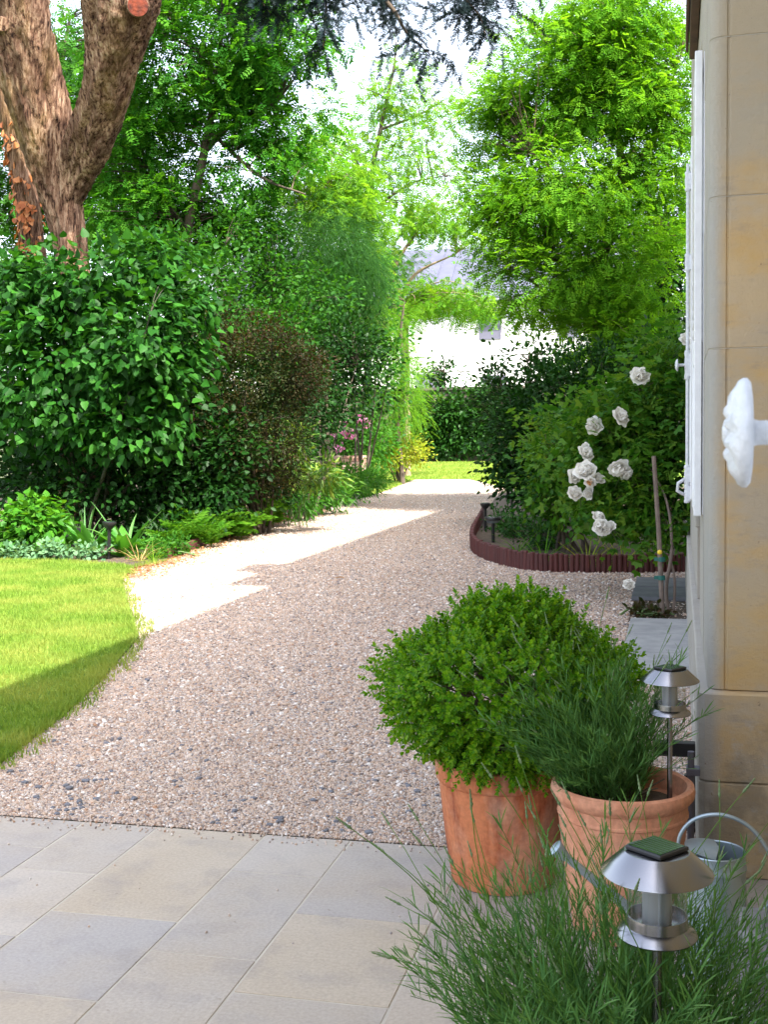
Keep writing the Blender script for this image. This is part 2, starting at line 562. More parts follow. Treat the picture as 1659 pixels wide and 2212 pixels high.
class MB:
    def __init__(s):
        s.v, s.f, s.mi = [], [], []

    def add(s, V, F, mi=0):
        b = len(s.v)
        s.v += [tuple(x) for x in V]
        for f in F:
            s.f.append(tuple(int(i) + b for i in f))
            s.mi.append(mi)
        return s

    def box(s, x0, x1, y0, y1, z0, z1, mi=0):
        V = [(x0, y0, z0), (x1, y0, z0), (x1, y1, z0), (x0, y1, z0), (x0, y0, z1), (x1, y0, z1), (x1, y1, z1), (x0, y1, z1)]
        F = [(3, 2, 1, 0), (4, 5, 6, 7), (0, 1, 5, 4), (1, 2, 6, 5), (2, 3, 7, 6), (3, 0, 4, 7)]
        return s.add(V, F, mi)

    def tube(s, pts, rad, n=8, mi=0, caps=True):
        V, F = tube_np(pts, rad, n)
        b = len(s.v)
        s.add(V, F, mi)
        if caps:
            k = len(pts)
            s.f.append(tuple(b + i for i in reversed(range(n))))
            s.f.append(tuple(b + (k - 1) * n + i for i in range(n)))
            s.mi += [mi, mi]
        return s

    def lathe(s, prof, n=24, c=(0, 0, 0), axis='Z', mi=0):
        V, F = lathe_np(prof, n, axis)
        return s.add(V + np.array(c), F, mi)

    def mesh(s, name, mats, smooth=False, bevel=0, seg=1, auto=None):
        me = bpy.data.meshes.new(name)
        me.from_pydata(s.v, [], s.f)
        for mm in (mats if isinstance(mats, (list, tuple)) else [mats]):
            me.materials.append(mm)
        me.polygons.foreach_set('material_index', s.mi)
        if bevel:
            bm = bmesh.new()
            bm.from_mesh(me)
            bmesh.ops.bevel(bm, geom=bm.edges[:], offset=bevel, segments=seg, affect='EDGES', profile=.5)
            bm.to_mesh(me)
            bm.free()
        if smooth:
            me.polygons.foreach_set('use_smooth', [True] * len(me.polygons))
        if auto is not None:
            me.polygons.foreach_set('use_smooth', [True] * len(me.polygons))
            me.set_sharp_from_angle(angle=R(auto))
        me.update()
        return me


def nrmz(a):
    return a / np.maximum(np.linalg.norm(a, axis=-1, keepdims=True), 1e-9)


def tube_np(pts, rad, n=8):
    pts = np.array([tuple(p) for p in pts], float)
    k = len(pts)
    rad = np.broadcast_to(np.asarray(rad, float), (k,))
    t = np.gradient(pts, axis=0)
    t = nrmz(t)
    ref = np.array([0, 0, 1.0]) if abs(t[0, 2]) < .9 else np.array([1.0, 0, 0])
    V = np.zeros((k, n, 3))
    a = np.linspace(0, 2 * math.pi, n, endpoint=False)
    u = np.cross(t[0], ref)
    u /= np.linalg.norm(u)
    for i in range(k):
        u = u - t[i] * (u @ t[i])
        u /= np.linalg.norm(u)
        v = np.cross(t[i], u)
        V[i] = pts[i] + rad[i] * (np.cos(a)[:, None] * u + np.sin(a)[:, None] * v)
    i, j = np.meshgrid(np.arange(k - 1), np.arange(n), indexing='ij')
    j2 = (j + 1) % n
    F = np.stack([i * n + j, i * n + j2, (i + 1) * n + j2, (i + 1) * n + j], -1).reshape(-1, 4)
    return V.reshape(-1, 3), F


def lathe_np(prof, n=24, axis='Z'):
    a = np.linspace(0, 2 * math.pi, n, endpoint=False)
    k = len(prof)
    V = np.zeros((k, n, 3))
    for i, (r, h) in enumerate(prof):
        V[i, :, 0] = r * np.cos(a)
        V[i, :, 1] = r * np.sin(a)
        V[i, :, 2] = h
    V = V.reshape(-1, 3)
    if axis == 'X':
        V = V[:, [2, 0, 1]]
    i, j = np.meshgrid(np.arange(k - 1), np.arange(n), indexing='ij')
    j2 = (j + 1) % n
    F = np.stack([i * n + j, i * n + j2, (i + 1) * n + j2, (i + 1) * n + j], -1).reshape(-1, 4)
    return V, F


def bez(a, b, c, n=6):
    t = np.linspace(0, 1, n)[:, None]
    a, b, c = (np.array(tuple(x), float) for x in (a, b, c))
    return (1 - t) ** 2 * a + 2 * t * (1 - t) * b + t * t * c


def spline(pts, n):
    """smooth resample of a polyline (Catmull-Rom)"""
    p = np.array([tuple(q) for q in pts], float)
    p = np.vstack([2 * p[0] - p[1], p, 2 * p[-1] - p[-2]])
    segs = len(p) - 3
    out = []
    for s_ in np.linspace(0, segs - 1e-6, n):
        i = int(s_)
        t = s_ - i
        a, b, c, d = p[i:i + 4]
        out.append(.5 * (2 * b + (c - a) * t + (2 * a - 5 * b + 4 * c - d) * t * t + (3 * b - a - 3 * c + d) * t ** 3))
    return np.array(out)


# ------------------------------------------------------------------ leaves
# a leaf lies along +Y from its stalk, its upper side faces +Z
def T(verts, tris):
    return np.array(verts, float), np.array(tris, int)


T_DIA = T([(0, 0, 0), (-.3, .5, .08), (0, 1, 0), (.3, .5, .08)], [(0, 2, 1), (0, 3, 2)])
T_OVAL = T([(0, 0, 0), (-.25, .25, .04), (-.27, .62, .05), (0, 1, -.04), (.27, .62, .05), (.25, .25, .04), (0, .5, -.01)],
           [(0, 6, 1), (1, 6, 2), (2, 6, 3), (3, 6, 4), (4, 6, 5), (5, 6, 0)])
T_BOX = T([(0, 0, 0), (-.27, .3, .05), (-.27, .7, .05), (0, .98, -.02), (.27, .7, .05), (.27, .3, .05)],
          [(0, 3, 2), (0, 2, 1), (0, 4, 3), (0, 5, 4)])
T_HEART = T([(0, 0, 0), (-.32, .0, .05), (-.43, .28, .06), (-.3, .62, .03), (0, 1.05, -.1), (.3, .62, .03), (.43, .28, .06), (.32, .0, .05), (0, .45, -.03)],
            [(0, 8, 1), (1, 8, 2), (2, 8, 3), (3, 8, 4), (4, 8, 5), (5, 8, 6), (6, 8, 7), (7, 8, 0)])
T_LANCE = T([(0, 0, 0), (-.13, .35, .03), (0, 1, -.08), (.13, .35, .03)], [(0, 2, 1), (0, 3, 2)])


def pinnate(pairs, lw, ll, droop=.25, end=True):
    """compound leaf: leaflets in pairs joined along a thin stalk"""
    V, F = [], []
    st = []
    for i in range(pairs + 1):
        t = .12 + .8 * i / max(1, pairs - 1) if i < pairs else .98
        V.append((0, t, -droop * t * t))
        st.append(len(V) - 1)

    def leaflet(root, ax, ay):
        b = len(V)
        x, y, z = V[root]
        px, py = -ay, ax
        for (u, v, h) in ((-lw / 2, .5 * ll, .02), (0, ll, -.02), (lw / 2, .5 * ll, .02)):
            V.append((x + ax * v + px * u, y + ay * v + py * u, z + h))
        F.append((root, b + 1, b))
        F.append((root, b + 2, b + 1))
    for i in range(pairs):
        for s in (-1, 1):
            leaflet(st[i], s * .85, .5)
    V.append((.012, .06, 0))
    F.append((st[0], len(V) - 1, st[1]))
    for i in range(1, pairs):
        b = len(V)
        V.append((V[st[i]][0] + .012, V[st[i]][1], V[st[i]][2]))
        F.append((st[i], b, st[i + 1]))
    leaflet(st[pairs - 1], 0, 1) if end else None
    return T(V, F)


T_PIN = pinnate(5, .15, .30)
T_PIN4 = pinnate(4, .24, .38)
T_ROSE = pinnate(2, .25, .38, .12)


def nfern():
    V, F = [], []
    n = 10
    for i in range(n):
        t = .12 + .86 * i / (n - 1)
        L = .30 * math.sin(math.pi * (.22 + .74 * t)) ** .8 + .03
        z = .62 * t - .80 * t * t
        for s in (-1, 1):
            b = len(V)
            V += [(0, t - .02, z), (s * L * .45, t + .062, z + .025), (s * L, t + .10, z - .05), (s * L * .5, t - .012, z - .005)]
            F += [(b, b + 2, b + 1), (b, b + 3, b + 2)] if s < 0 else [(b, b + 1, b + 2), (b, b + 2, b + 3)]
    for i in range(8):
        t0, t1 = i / 8, (i + 1) / 8
        b = len(V)
        V += [(-.01, t0, .62 * t0 - .8 * t0 * t0), (.01, t0, .62 * t0 - .8 * t0 * t0), (.006, t1, .62 * t1 - .8 * t1 * t1)]
        F += [(b, b + 1, b + 2)]
    return T(V, F)


T_FERN = nfern()


def needle_spray(n=26, seed=3):
    """a flat spray of needle tufts along a twig (cedar)"""
    r = np.random.default_rng(seed)
    V, F = [], []
    for i in range(n):
        t = i / n
        for k in range(3):
            a = r.uniform(-1, 1)
            s = r.choice([-1, 1])
            L = r.uniform(.10, .2)
            d = np.array([s * math.cos(a), r.uniform(.1, .7), r.uniform(-.2, .5)])
            d /= np.linalg.norm(d)
            p = np.array([0, t, -.15 * t * t])
            side = np.cross(d, [0, 0, 1])
            side = side / max(1e-6, np.linalg.norm(side)) * .016
            b = len(V)
            V += [tuple(p - side), tuple(p + side), tuple(p + d * L)]
            F += [(b, b + 1, b + 2)]
    return T(V, F)


T_NEEDLE = needle_spray()


def strand(seed=5):
    """a drooping strand of small leaves (weeping conifer)"""
    r = np.random.default_rng(seed)
    V, F = [], []
    for i in range(14):
        t = i / 14
        for s in (-1, 1):
            b = len(V)
            L = .12 * (1 - .4 * t)
            a = r.uniform(.3, .9)
            V += [(0, t, 0), (s * L * .5 - .01, t + L * .5 * a + .02, .02), (s * L, t + L * a + .05, r.uniform(-.03, .03))]
            F += [(b, b + 1, b + 2)] if s > 0 else [(b, b + 2, b + 1)]
    return T(V, F)


T_STRAND = strand()


def frames(ax, nrm):
    y = nrmz(ax)
    x = nrmz(np.cross(y, nrm))
    z = np.cross(x, y)
    return x, y, z


def leaves_np(pos, ax, nrm, size, tmpl):
    TV, TF = tmpl
    x, y, z = frames(ax, nrm)
    s = np.broadcast_to(size, (len(pos),))[:, None, None]
    V = pos[:, None] + s * (TV[None, :, 0:1] * x[:, None] + TV[None, :, 1:2] * y[:, None] + TV[None, :, 2:3] * z[:, None])
    F = TF[None] + (np.arange(len(pos)) * len(TV))[:, None, None]
    return V.reshape(-1, 3), F.reshape(-1, 3)


def leaf_cloud_mesh(name, pos, ax, nrm, size, tmpl, mat):
    V, F = leaves_np(pos, ax, nrm, size, tmpl)
    return fast(name, V, F, mat)


def tmpl_mesh(name, tmpl, mat, smooth=False):
    return fast(name, tmpl[0], tmpl[1], mat, smooth)


def quat_of(ax, nrm):
    x, y, z = frames(np.asarray(ax)[None], np.asarray(nrm)[None])
    return Matrix((x[0], y[0], z[0])).transposed().to_quaternion()


def crown(ells, nclump, per, clump_r, droop=.3, flat=.65, shell=.5, up=1.0, out=.5, rng=RNG):
    """leaf positions, axes and normals gathered in clumps spread through ellipsoids"""
    ells = [(np.array(tuple(c), float), np.array(r, float)) for c, r in ells]
    wts = np.array([np.prod(r) ** (2 / 3) for c, r in ells])
    which = rng.choice(len(ells), nclump, p=wts / wts.sum())
    C = np.array([e[0] for e in ells])[which]
    S = np.array([e[1] for e in ells])[which]
    d = nrmz(rng.normal(size=(nclump, 3)))
    rr = rng.uniform(0, 1, nclump) ** shell
    cen = C + d * S * rr[:, None]
    outw = nrmz(d / S)
    cr = clump_r * rng.uniform(.6, 1.25, nclump)
    n = nclump * per
    ci = np.repeat(np.arange(nclump), per)
    off = rng.normal(size=(n, 3)) * np.array([.55, .55, .55 * flat]) * cr[ci][:, None]
    pos = cen[ci] + off
    ax = nrmz(nrmz(off) * .9 + outw[ci] * out + rng.normal(size=(n, 3)) * .45 + np.array([0, 0, -droop]))
    nr = nrmz(np.array([0, 0, up]) + outw[ci] * .5 + rng.normal(size=(n, 3)) * .45)
    return pos, ax, nr, cen


def twigs_np(skel, cens, r0=.02, r1=.004, n=3, rng=RNG, lift=.15):
    skel = np.array([tuple(p) for p in skel], float)
    Vs, Fs, b = [], [], 0
    for c in cens:
        dv = c - skel
        dist = np.linalg.norm(dv, axis=1) + 1.2 * np.maximum(0, -dv[:, 2])
        i = int(np.argmin(dist))
        a = skel[i]
        L = np.linalg.norm(c - a)
        mid = (a + c) / 2 + rng.normal(size=3) * .10 * L + np.array([0, 0, lift * L])
        V, F = tube_np(bez(a, mid, c, 5), np.linspace(r0 * min(1.6, .4 + L * .5), r1, 5), n)
        Vs.append(V)
        Fs.append(F + b)
        b += len(V)
    return np.vstack(Vs), np.vstack(Fs)


def trunk_mesh(name, pts, rad, mat, sides=12, rings=24, rough=.05, seed=1):
    r = np.random.default_rng(seed)
    p = spline(pts, rings)
    rr = np.interp(np.linspace(0, 1, rings), np.linspace(0, 1, len(rad)), rad)
    V, F = tube_np(p, rr, sides)
    cen = np.repeat(p, sides, 0)
    a = np.tile(np.arange(sides) / sides * 2 * math.pi, rings)
    h = np.repeat(np.linspace(0, 1, rings), sides)
    k = 1 + rough * (np.sin(a * 3 + h * 5 + seed) + .6 * np.sin(a * 5 - h * 9 + 2 * seed)) + r.normal(size=len(V)) * rough * .35
    V = cen + (V - cen) * k[:, None]
    return fast(name, V, F, mat, True), p


def tree(name, label, cat, trunk, rad, limbs, ells, leafmat, barkmat, tmpl, size, nclump, per, clump_r, droop=.3, flat=.65,
         shell=.5, group=None, up=1.0, twig=.02, seed=0, out=.5, twigfrac=1.0):
    rng = np.random.default_rng(seed + 11)
    base = Vector(tuple(trunk[0]))
    t = thing(name, label, cat, base, group)
    me, sk = trunk_mesh('trunk', trunk, rad, barkmat, seed=seed)
    link('trunk', me, t)
    skel = list(sk[len(sk) // 3:])
    for i, (pts, r2) in enumerate(limbs):
        me, s2 = trunk_mesh('limb', pts, r2, barkmat, 8, 14, seed=seed + i)
        link('limb', me, t)
        skel += list(s2)
    pos, ax, nr, cen = crown(ells, nclump, per, clump_r, droop, flat, shell, up, out, rng)
    sz = size * rng.uniform(.7, 1.25, len(pos))
    link('crown', leaf_cloud_mesh('crown', pos, ax, nr, sz, tmpl, leafmat), t, kind='stuff')
    if twigfrac > 0:
        cs = cen[:int(len(cen) * twigfrac)]
        V, F = twigs_np(skel, cs, twig, twig * .25, 3, rng)
        link('twigs', fast('twigs', V, F, barkmat, True), t, kind='stuff')
    return t


def shrub(name, label, cat, base, ells, leafmat, tmpl, size, nclump, per, clump_r, nstem=5, droop=.2, flat=.8, shell=.5, group=None, twn=160,
          big=0, leafname='leaf', seed=0, up=.8, stemmat=None, out=.7, core=True):
    """foliage on a few stems from the ground; big > 0 makes that many of the nearest leaves single objects"""
    rng = np.random.default_rng(seed + 23)
    base = Vector(tuple(base))
    t = thing(name, label, cat, base, group)
    pos, ax, nr, cen = crown(ells, nclump, per, clump_r, droop, flat, shell, up, out, rng)
    keep = pos[:, 2] > base.z + .02
    pos, ax, nr = pos[keep], ax[keep], nr[keep]
    sz = size * rng.uniform(.65, 1.25, len(pos))
    if big:
        # the leaves that show largest: those on the side that faces the garden path
        key = np.linalg.norm(pos - np.array([0, 0, EYE]), axis=1) - .5 * sz / size
        order = np.argsort(key)
        nearer = order[:max(big * 2, 1)]
        pick = rng.choice(nearer, big, replace=False)
        me = tmpl_mesh(leafname, tmpl, leafmat)
        for i in pick:
            put(leafname, me, t, pos[i], quat_of(ax[i], nr[i]), float(sz[i]), base)
        msk = np.ones(len(pos), bool)
        msk[pick] = False
        pos, ax, nr, sz = pos[msk], ax[msk], nr[msk], sz[msk]
    link('foliage', leaf_cloud_mesh('foliage', pos, ax, nr, sz, tmpl, leafmat), t, kind='stuff')
    stemmat = stemmat or M['bark_dark']
    skel = []
    tops = np.array([tuple(c) for c, r in ells])
    for i in range(nstem):
        c = tops[i % len(tops)] + rng.normal(size=3) * np.array(ells[i % len(ells)][1]) * .35
        b = np.array(base) + np.array([rng.normal() * .12, rng.normal() * .12, 0])
        mid = (b + c) / 2 + np.array([rng.normal() * .1, rng.normal() * .1, .1])
        V, F = tube_np(bez(b, mid, c, 7), np.linspace(.028, .008, 7) * ((1 + size) if stemmat is not M['green_stem'] else .35), 6)
        link('stem', fast('stem', V, F, stemmat, True), t)
        skel += list(bez(b, mid, c, 7))
    if not skel:
        skel = [tuple(base), tuple(tops.mean(0))] + [tuple(q) for q in tops]
    V, F = twigs_np(skel, cen[:min(len(cen), twn)], .010, .003, 3, rng)
    link('twigs', fast('twigs', V, F, stemmat, True), t, kind='stuff')
    return t


def EL(x, y, Y, rx, ry, rd=None):
    c = P(x, y, Y)
    return (c, (PX(rx, Y), rd if rd is not None else PX(rx, Y), PX(ry, Y)))


# ================================================================== SETTING
def sheet(name, pts, z, mat, kind='structure', parent=None):
    bm = bmesh.new()
    vs = [bm.verts.new((p[0], p[1], z)) for p in pts]
    f = bm.faces.new(vs)
    f.normal_update()
    if f.normal.z < 0:
        f.normal_flip()
    bmesh.ops.triangulate(bm, faces=[f])
    me = bpy.data.meshes.new(name)
    bm.to_mesh(me)
    bm.free()
    me.materials.append(mat)
    return link(name, me, parent, kind=kind)


def inside(px, py, poly):
    poly = np.array([(p[0], p[1]) for p in poly])
    res = np.zeros(len(px), bool)
    j = len(poly) - 1
    for i in range(len(poly)):
        xi, yi = poly[i]
        xj, yj = poly[j]
        with np.errstate(divide='ignore', invalid='ignore'):
            c = ((yi > py) != (yj > py)) & (px < (xj - xi) * (py - yi) / (yj - yi) + xi)
        res ^= c
        j = i
    return res


sheet('ground', [(-600, -600), (600, -600), (600, 600), (-600, 600)], -.03, M['ground'])

left_edge = [(-3.02, 4.30), (-3.11, 4.94), (-3.29, 5.89), (-3.52, 6.77), (-3.96, 8.22), (-4.62, 9.45), (-5.25, 10.6), (-5.75, 11.6), (-6.05, 12.45),
             (-6.02, 13.2), (-6.2, 14.5), (-6.45, 16.5), (-6.72, 18.6), (-6.8, 22.5), (-7.1, 28.3), (-7.9, 36)]
log_line = [(-3.3, 20.6), (-3.13, 19.3), (-2.9, 17.4), (-2.69, 15.78), (-2.45, 14.6), (-2.11, 13.7), (-1.75, 13.1), (-1.40, 12.82), (-.79, 12.78), (.12, 12.95)]
right_edge = [(.30, 4.26), (.30, 12.9)] + log_line[::-1] + [(-3.9, 26), (-4.3, 30.5), (-6.2, 36)]
drive_poly = [(-3.02, 4.262), (.30, 4.262)] + right_edge[1:] + left_edge[::-1]
drive = sheet('gravel_drive', drive_poly, .0, M['gravel'])
lawn_poly = [(-14, 4.3)] + left_edge[:9] + [(-6.3, 12.75), (-7.2, 13.1), (-9, 13.2), (-14, 13.0)]
lawn_a = sheet('lawn', lawn_poly, .022, M['lawn'])
bed_left = [(-14, 13.0), (-9, 13.2), (-7.2, 13.1), (-6.3, 12.75), (-6.05, 12.5)] + left_edge[9:14] + [(-7.2, 27), (-9, 34), (-22, 34), (-22, 13.0)]
sheet('planting_bed', bed_left, .014, M['soil'])
far_lawn_poly = [(-7.2, 27)] + left_edge[14:] + [(-6.2, 36), (-4.3, 30.5), (-1, 32), (2, 40), (2, 55), (-22, 55), (-20, 36), (-9, 34)]
lawn_b = sheet('lawn', far_lawn_poly, .01, M['lawn'])
bed_right = log_line + [(4, 12.95), (6, 30), (-4.0, 30), (-3.9, 26)]
sheet('planting_bed', bed_right, .03, M['soil'])

# --- terrace of limestone slabs
terr = sheet('terrace', [(-7, -3), (.9, -3), (.9, 4.258), (-7, 4.258)], -.0022, M['mortar'])
xs = [-6.34, -5.88, -5.55, -5.09, -4.76, -4.30, -3.97, -3.52, -3.19, -2.77, -2.31, -1.99, -1.54, -1.20, -.75, -.42, .03, .36, .85]
cuts = {13: [3.87, 3.21, 2.55, 1.9], 12: [3.42, 2.88, 2.2, 1.6], 14: [3.56, 3.01, 2.4, 1.8], 11: [3.74, 3.30, 2.7, 2.0], 10: [3.95, 3.2, 2.5], 15: [3.7, 3.31, 2.6, 2.0],
        16: [3.5, 2.9, 2.3]}
rs = random.Random(5)
for i in range(len(xs) - 1):
    c = cuts.get(i)
    # cuts are keyed by the column's right joint in the photograph
    col_c = {'-2.31': None}
    key = {-2.77: [3.95, 3.15, 2.5], -2.31: [3.74, 3.22, 2.6], -1.99: [3.42, 2.88, 2.2], -1.54: [3.87, 3.21, 2.6], -1.20: [3.56, 3.01, 2.4], -.75: [3.31, 2.7, 2.2],
           -.42: [3.6, 3.0, 2.4]}.get(xs[i])
    ys = [4.255] + (key or sorted([3.4 + rs.uniform(-.3, .4), 2.6 + rs.uniform(-.2, .2)], reverse=True))
    y = ys[-1]
    while y > -2.4:
        y -= rs.choice([.5, .66, .8])
        ys.append(y)
    for a, b in zip(ys, ys[1:]):
        g = .0042
        x0, x1, y0, y1 = xs[i] + g, xs[i + 1] - g, b + g, a - g
        mb = MB().box(-(x1 - x0) / 2, (x1 - x0) / 2, -(y1 - y0) / 2, (y1 - y0) / 2, -.03, 0)
        o = link('paving_slab', mb.mesh('paving_slab', M['slab'], bevel=.0015), terr, world=False)
        o.location = ((x0 + x1) / 2, (y0 + y1) / 2, rs.uniform(-.001, .0015))

# --- slabs along the facade, beyond the pots
walk = sheet('walkway', [(-.38, 7.3), (.28, 7.3), (.28, 9.55), (-.38, 9.55)], .004, M['soil'])
for (x0, x1, y0, y1, mm) in [(-.36, .26, 7.32, 8.05, 'concrete'), (-.36, .26, 8.07, 8.8, 'concrete'), (-.36, .26, 8.82, 9.5, 'concrete'),
                             (-.40, .26, 10.7, 11.35, 'dark_slab'), (-.40, .26, 11.38, 12.1, 'dark_slab')]:
    mb = MB().box(x0, x1, y0, y1, .006, .045)
    link('paving_slab', mb.mesh('paving_slab', M[mm], bevel=.006), walk)
sheet('planting_bed', [(-.38, 9.52), (.28, 9.52), (.28, 10.68), (-.38, 10.68)], .008, M['soil'])

# --- stones of the gravel, instanced on points
def gn_stones(name, pts, scales, rots, mat, parent, sub=1):
    me = bpy.data.meshes.new(name)
    me.vertices.add(len(pts))
    me.vertices.foreach_set('co', np.asarray(pts, np.float32).ravel())
    for nm, arr in (('sc', scales), ('rt', rots)):
        at = me.attributes.new(nm, 'FLOAT_VECTOR', 'POINT')
        at.data.foreach_set('vector', np.asarray(arr, np.float32).ravel())
    me.materials.append(mat)
    o = link(name, me, parent, kind='stuff')
    g = bpy.data.node_groups.new(name, 'GeometryNodeTree')
    g.interface.new_socket('Geometry', in_out='INPUT', socket_type='NodeSocketGeometry')
    g.interface.new_socket('Geometry', in_out='OUTPUT', socket_type='NodeSocketGeometry')
    gi = g.nodes.new('NodeGroupInput')
    go = g.nodes.new('NodeGroupOutput')
    mp = g.nodes.new('GeometryNodeMeshToPoints')
    ip = g.nodes.new('GeometryNodeInstanceOnPoints')
    ico = g.nodes.new('GeometryNodeMeshIcoSphere')
    ico.inputs['Radius'].default_value = 1.0
    ico.inputs['Subdivisions'].default_value = sub
    sm = g.nodes.new('GeometryNodeSetMaterial')
    sm.inputs['Material'].default_value = mat
    na, nb = g.nodes.new('GeometryNodeInputNamedAttribute'), g.nodes.new('GeometryNodeInputNamedAttribute')
    for k, nm in ((na, 'sc'), (nb, 'rt')):
        k.data_type = 'FLOAT_VECTOR'
        k.inputs['Name'].default_value = nm
    er = g.nodes.new('FunctionNodeEulerToRotation')
    L = g.links.new
    L(gi.outputs[0], mp.inputs[0])
    L(mp.outputs[0], ip.inputs['Points'])
    L(ico.outputs['Mesh'], sm.inputs[0])
    L(sm.outputs[0], ip.inputs['Instance'])
    L(nb.outputs[0], er.inputs[0])
    L(er.outputs[0], ip.inputs['Rotation'])
    L(na.outputs[0], ip.inputs['Scale'])
    L(ip.outputs[0], go.inputs[0])
    md = o.modifiers.new('stones', 'NODES')
    md.node_group = g
    return o


def stone_field(n, y0, y1, smin, smax, rng, power=1.0):
    # thins out steadily with distance, so that no field ends in a line
    y = y0 + (y1 - y0) * (1 - (1 - rng.uniform(0, 1, n)) ** power)
    x = rng.uniform(-7.5, .4, n)
    k = inside(x, y, drive_poly)
    x, y = x[k], y[k]
    s = rng.uniform(smin, smax, len(x)) * np.where(rng.uniform(0, 1, len(x)) < .06, 1.5, 1)
    sc = np.stack([s * rng.uniform(.8, 1.4, len(x)), s * rng.uniform(.7, 1.1, len(x)), s * rng.uniform(.45, .8, len(x))], -1)
    z = .001 + s * .3 * rng.uniform(0, 1.3, len(x))
    rt = np.stack([rng.normal(0, .45, len(x)), rng.normal(0, .45, len(x)), rng.uniform(0, 6.28, len(x))], -1)
    return np.stack([x, y, z], -1), sc, rt


parts = [stone_field(560000, 4.25, 12.5, .0032, .0068, RNG, .36), stone_field(120000, 4.3, 20, .006, .0105, RNG, .5), stone_field(40000, 5, 34, .009, .015, RNG, .55)]
# a few strays lie over the edge of the terrace
n_ = 320
stx = RNG.uniform(-3.4, -.3, n_)
sty = 4.26 - np.abs(RNG.normal(0, .05, n_)) - (RNG.uniform(0, 1, n_) < .12) * RNG.uniform(0, .9, n_)
sts = RNG.uniform(.003, .006, n_)
parts.append((np.stack([stx, sty, sts * .5], -1), np.stack([sts * 1.2, sts, sts * .7], -1), RNG.uniform(0, 6, (n_, 3))))
gn_stones('gravel', np.vstack([p[0] for p in parts]), np.vstack([p[1] for p in parts]), np.vstack([p[2] for p in parts]), M['gravel_stone'], drive)

# larger dark pebbles gathered along the terrace edge: pieces of the drive
peb_meshes = []
for k in range(5):
    bm = bmesh.new()
    bmesh.ops.create_icosphere(bm, subdivisions=1, radius=1)
    for v in bm.verts:
        v.co *= random.uniform(.8, 1.15)
    me = bpy.data.meshes.new('pebble')
    bm.to_mesh(me)
    bm.free()
    me.materials.append(M['pebble'])
    peb_meshes.append(me)
k = 0
while k < 190:
    x, y = random.uniform(-3.3, -.2), 4.3 + abs(random.gauss(0, .38)) + (random.random() < .25) * random.uniform(0, 3)
    if not inside(np.array([x]), np.array([y]), drive_poly)[0]:
        continue
    s = random.uniform(.008, .017)
    o = link('pebble', peb_meshes[k % 5], drive, world=False)
    o.location = (x, y, s * .45)
    o.scale = (s * 1.3, s, s * .7)
    o.rotation_euler = (0, 0, random.uniform(0, 6))
    k += 1

# --- grass blades
def blades(n, poly, x0, x1, y0, y1, h0, h1, wid, parent, power=1.0, rng=RNG):
    y = y0 + (y1 - y0) * rng.uniform(0, 1, n) ** power
    x = rng.uniform(x0, x1, n)
    k = inside(x, y, poly)
    x, y = x[k], y[k]
    n = len(x)
    h = rng.uniform(h0, h1, n)
    a = rng.uniform(0, 6.28, n)
    lean = rng.uniform(.1, .8, n) * h
    ww = wid * rng.uniform(.7, 1.4, n)
    d = np.stack([np.cos(a), np.sin(a)], -1)
    b = rng.uniform(0, 6.28, n)
    e = np.stack([np.cos(b), np.sin(b)], -1)
    z0 = .015
    V = np.zeros((n, 3, 3))
    V[:, 0, :2] = np.stack([x, y], -1) - d * ww[:, None]
    V[:, 1, :2] = np.stack([x, y], -1) + d * ww[:, None]
    V[:, 2, :2] = np.stack([x, y], -1) + e * lean[:, None]
    V[:, 0:2, 2] = z0
    V[:, 2, 2] = z0 + h
    me = fast('grass', V.reshape(-1, 3), np.arange(3 * n).reshape(-1, 3), M['grass'])
    return link('grass', me, parent, kind='stuff')


near_poly = [(p[0] + .03 * math.sin(i * 7), p[1]) for i, p in enumerate(lawn_poly)]
blades(290000, near_poly, -8.5, -3.0, 4.29, 13.2, .018, .05, .0035, lawn_a, 1.2)
blades(60000, far_lawn_poly, -14, -2, 27, 54, .04, .08, .012, lawn_b)
# ragged tufts over the drive's edge
ep = np.array(spline([(p[0], p[1], 0) for p in left_edge[:10]], 300))
tp = [(float(p[0] + .06 + .09 * abs(math.sin(i * .37) * math.sin(i * .091 + 1))), float(p[1])) for i, p in enumerate(ep)] + [(float(p[0] - .12), float(p[1])) for p in ep[::-1]]
blades(60000, tp, -6.5, -2.9, 4.3, 13.4, .02, .06, .004, lawn_a)

# ================================================================== HOUSE
house = thing('stone_house', 'ochre limestone house wall at the right with white shutters and a grey moulded corner', 'house', (.5, 4.2, 0))


def extrude(profile, z0, z1, bev=.0025):
    """stone with a plan profile (x, y), chamfered top and bottom so that joints read as recessed"""
    n = len(profile)
    c = np.mean(np.array(profile), 0)
    V, F = [], []
    for z, k in ((z0 + .0012, bev), (z0 + .0012 + bev, 0), (z1 - .0012 - bev, 0), (z1 - .0012, bev)):
        for (x, y) in profile:
            dx, dy = x - c[0], y - c[1]
            V.append((x - math.copysign(min(k, abs(dx)), dx), y - math.copysign(min(k, abs(dy)), dy), z))
    for r in range(3):
        for i in range(n):
            j = (i + 1) % n
            F.append((r * n + i, r * n + j, (r + 1) * n + j, (r + 1) * n + i))
    F.append(tuple(reversed(range(n))))
    F.append(tuple(3 * n + i for i in range(n)))
    mb = MB()
    mb.v, mb.f, mb.mi = V, F, [0] * len(F)
    me = mb.mesh('stone', M['stone'])
    bm = bmesh.new()
    bm.from_mesh(me)
    bmesh.ops.recalc_face_normals(bm, faces=bm.faces)
    bm.to_mesh(me)
    bm.free()
    return me


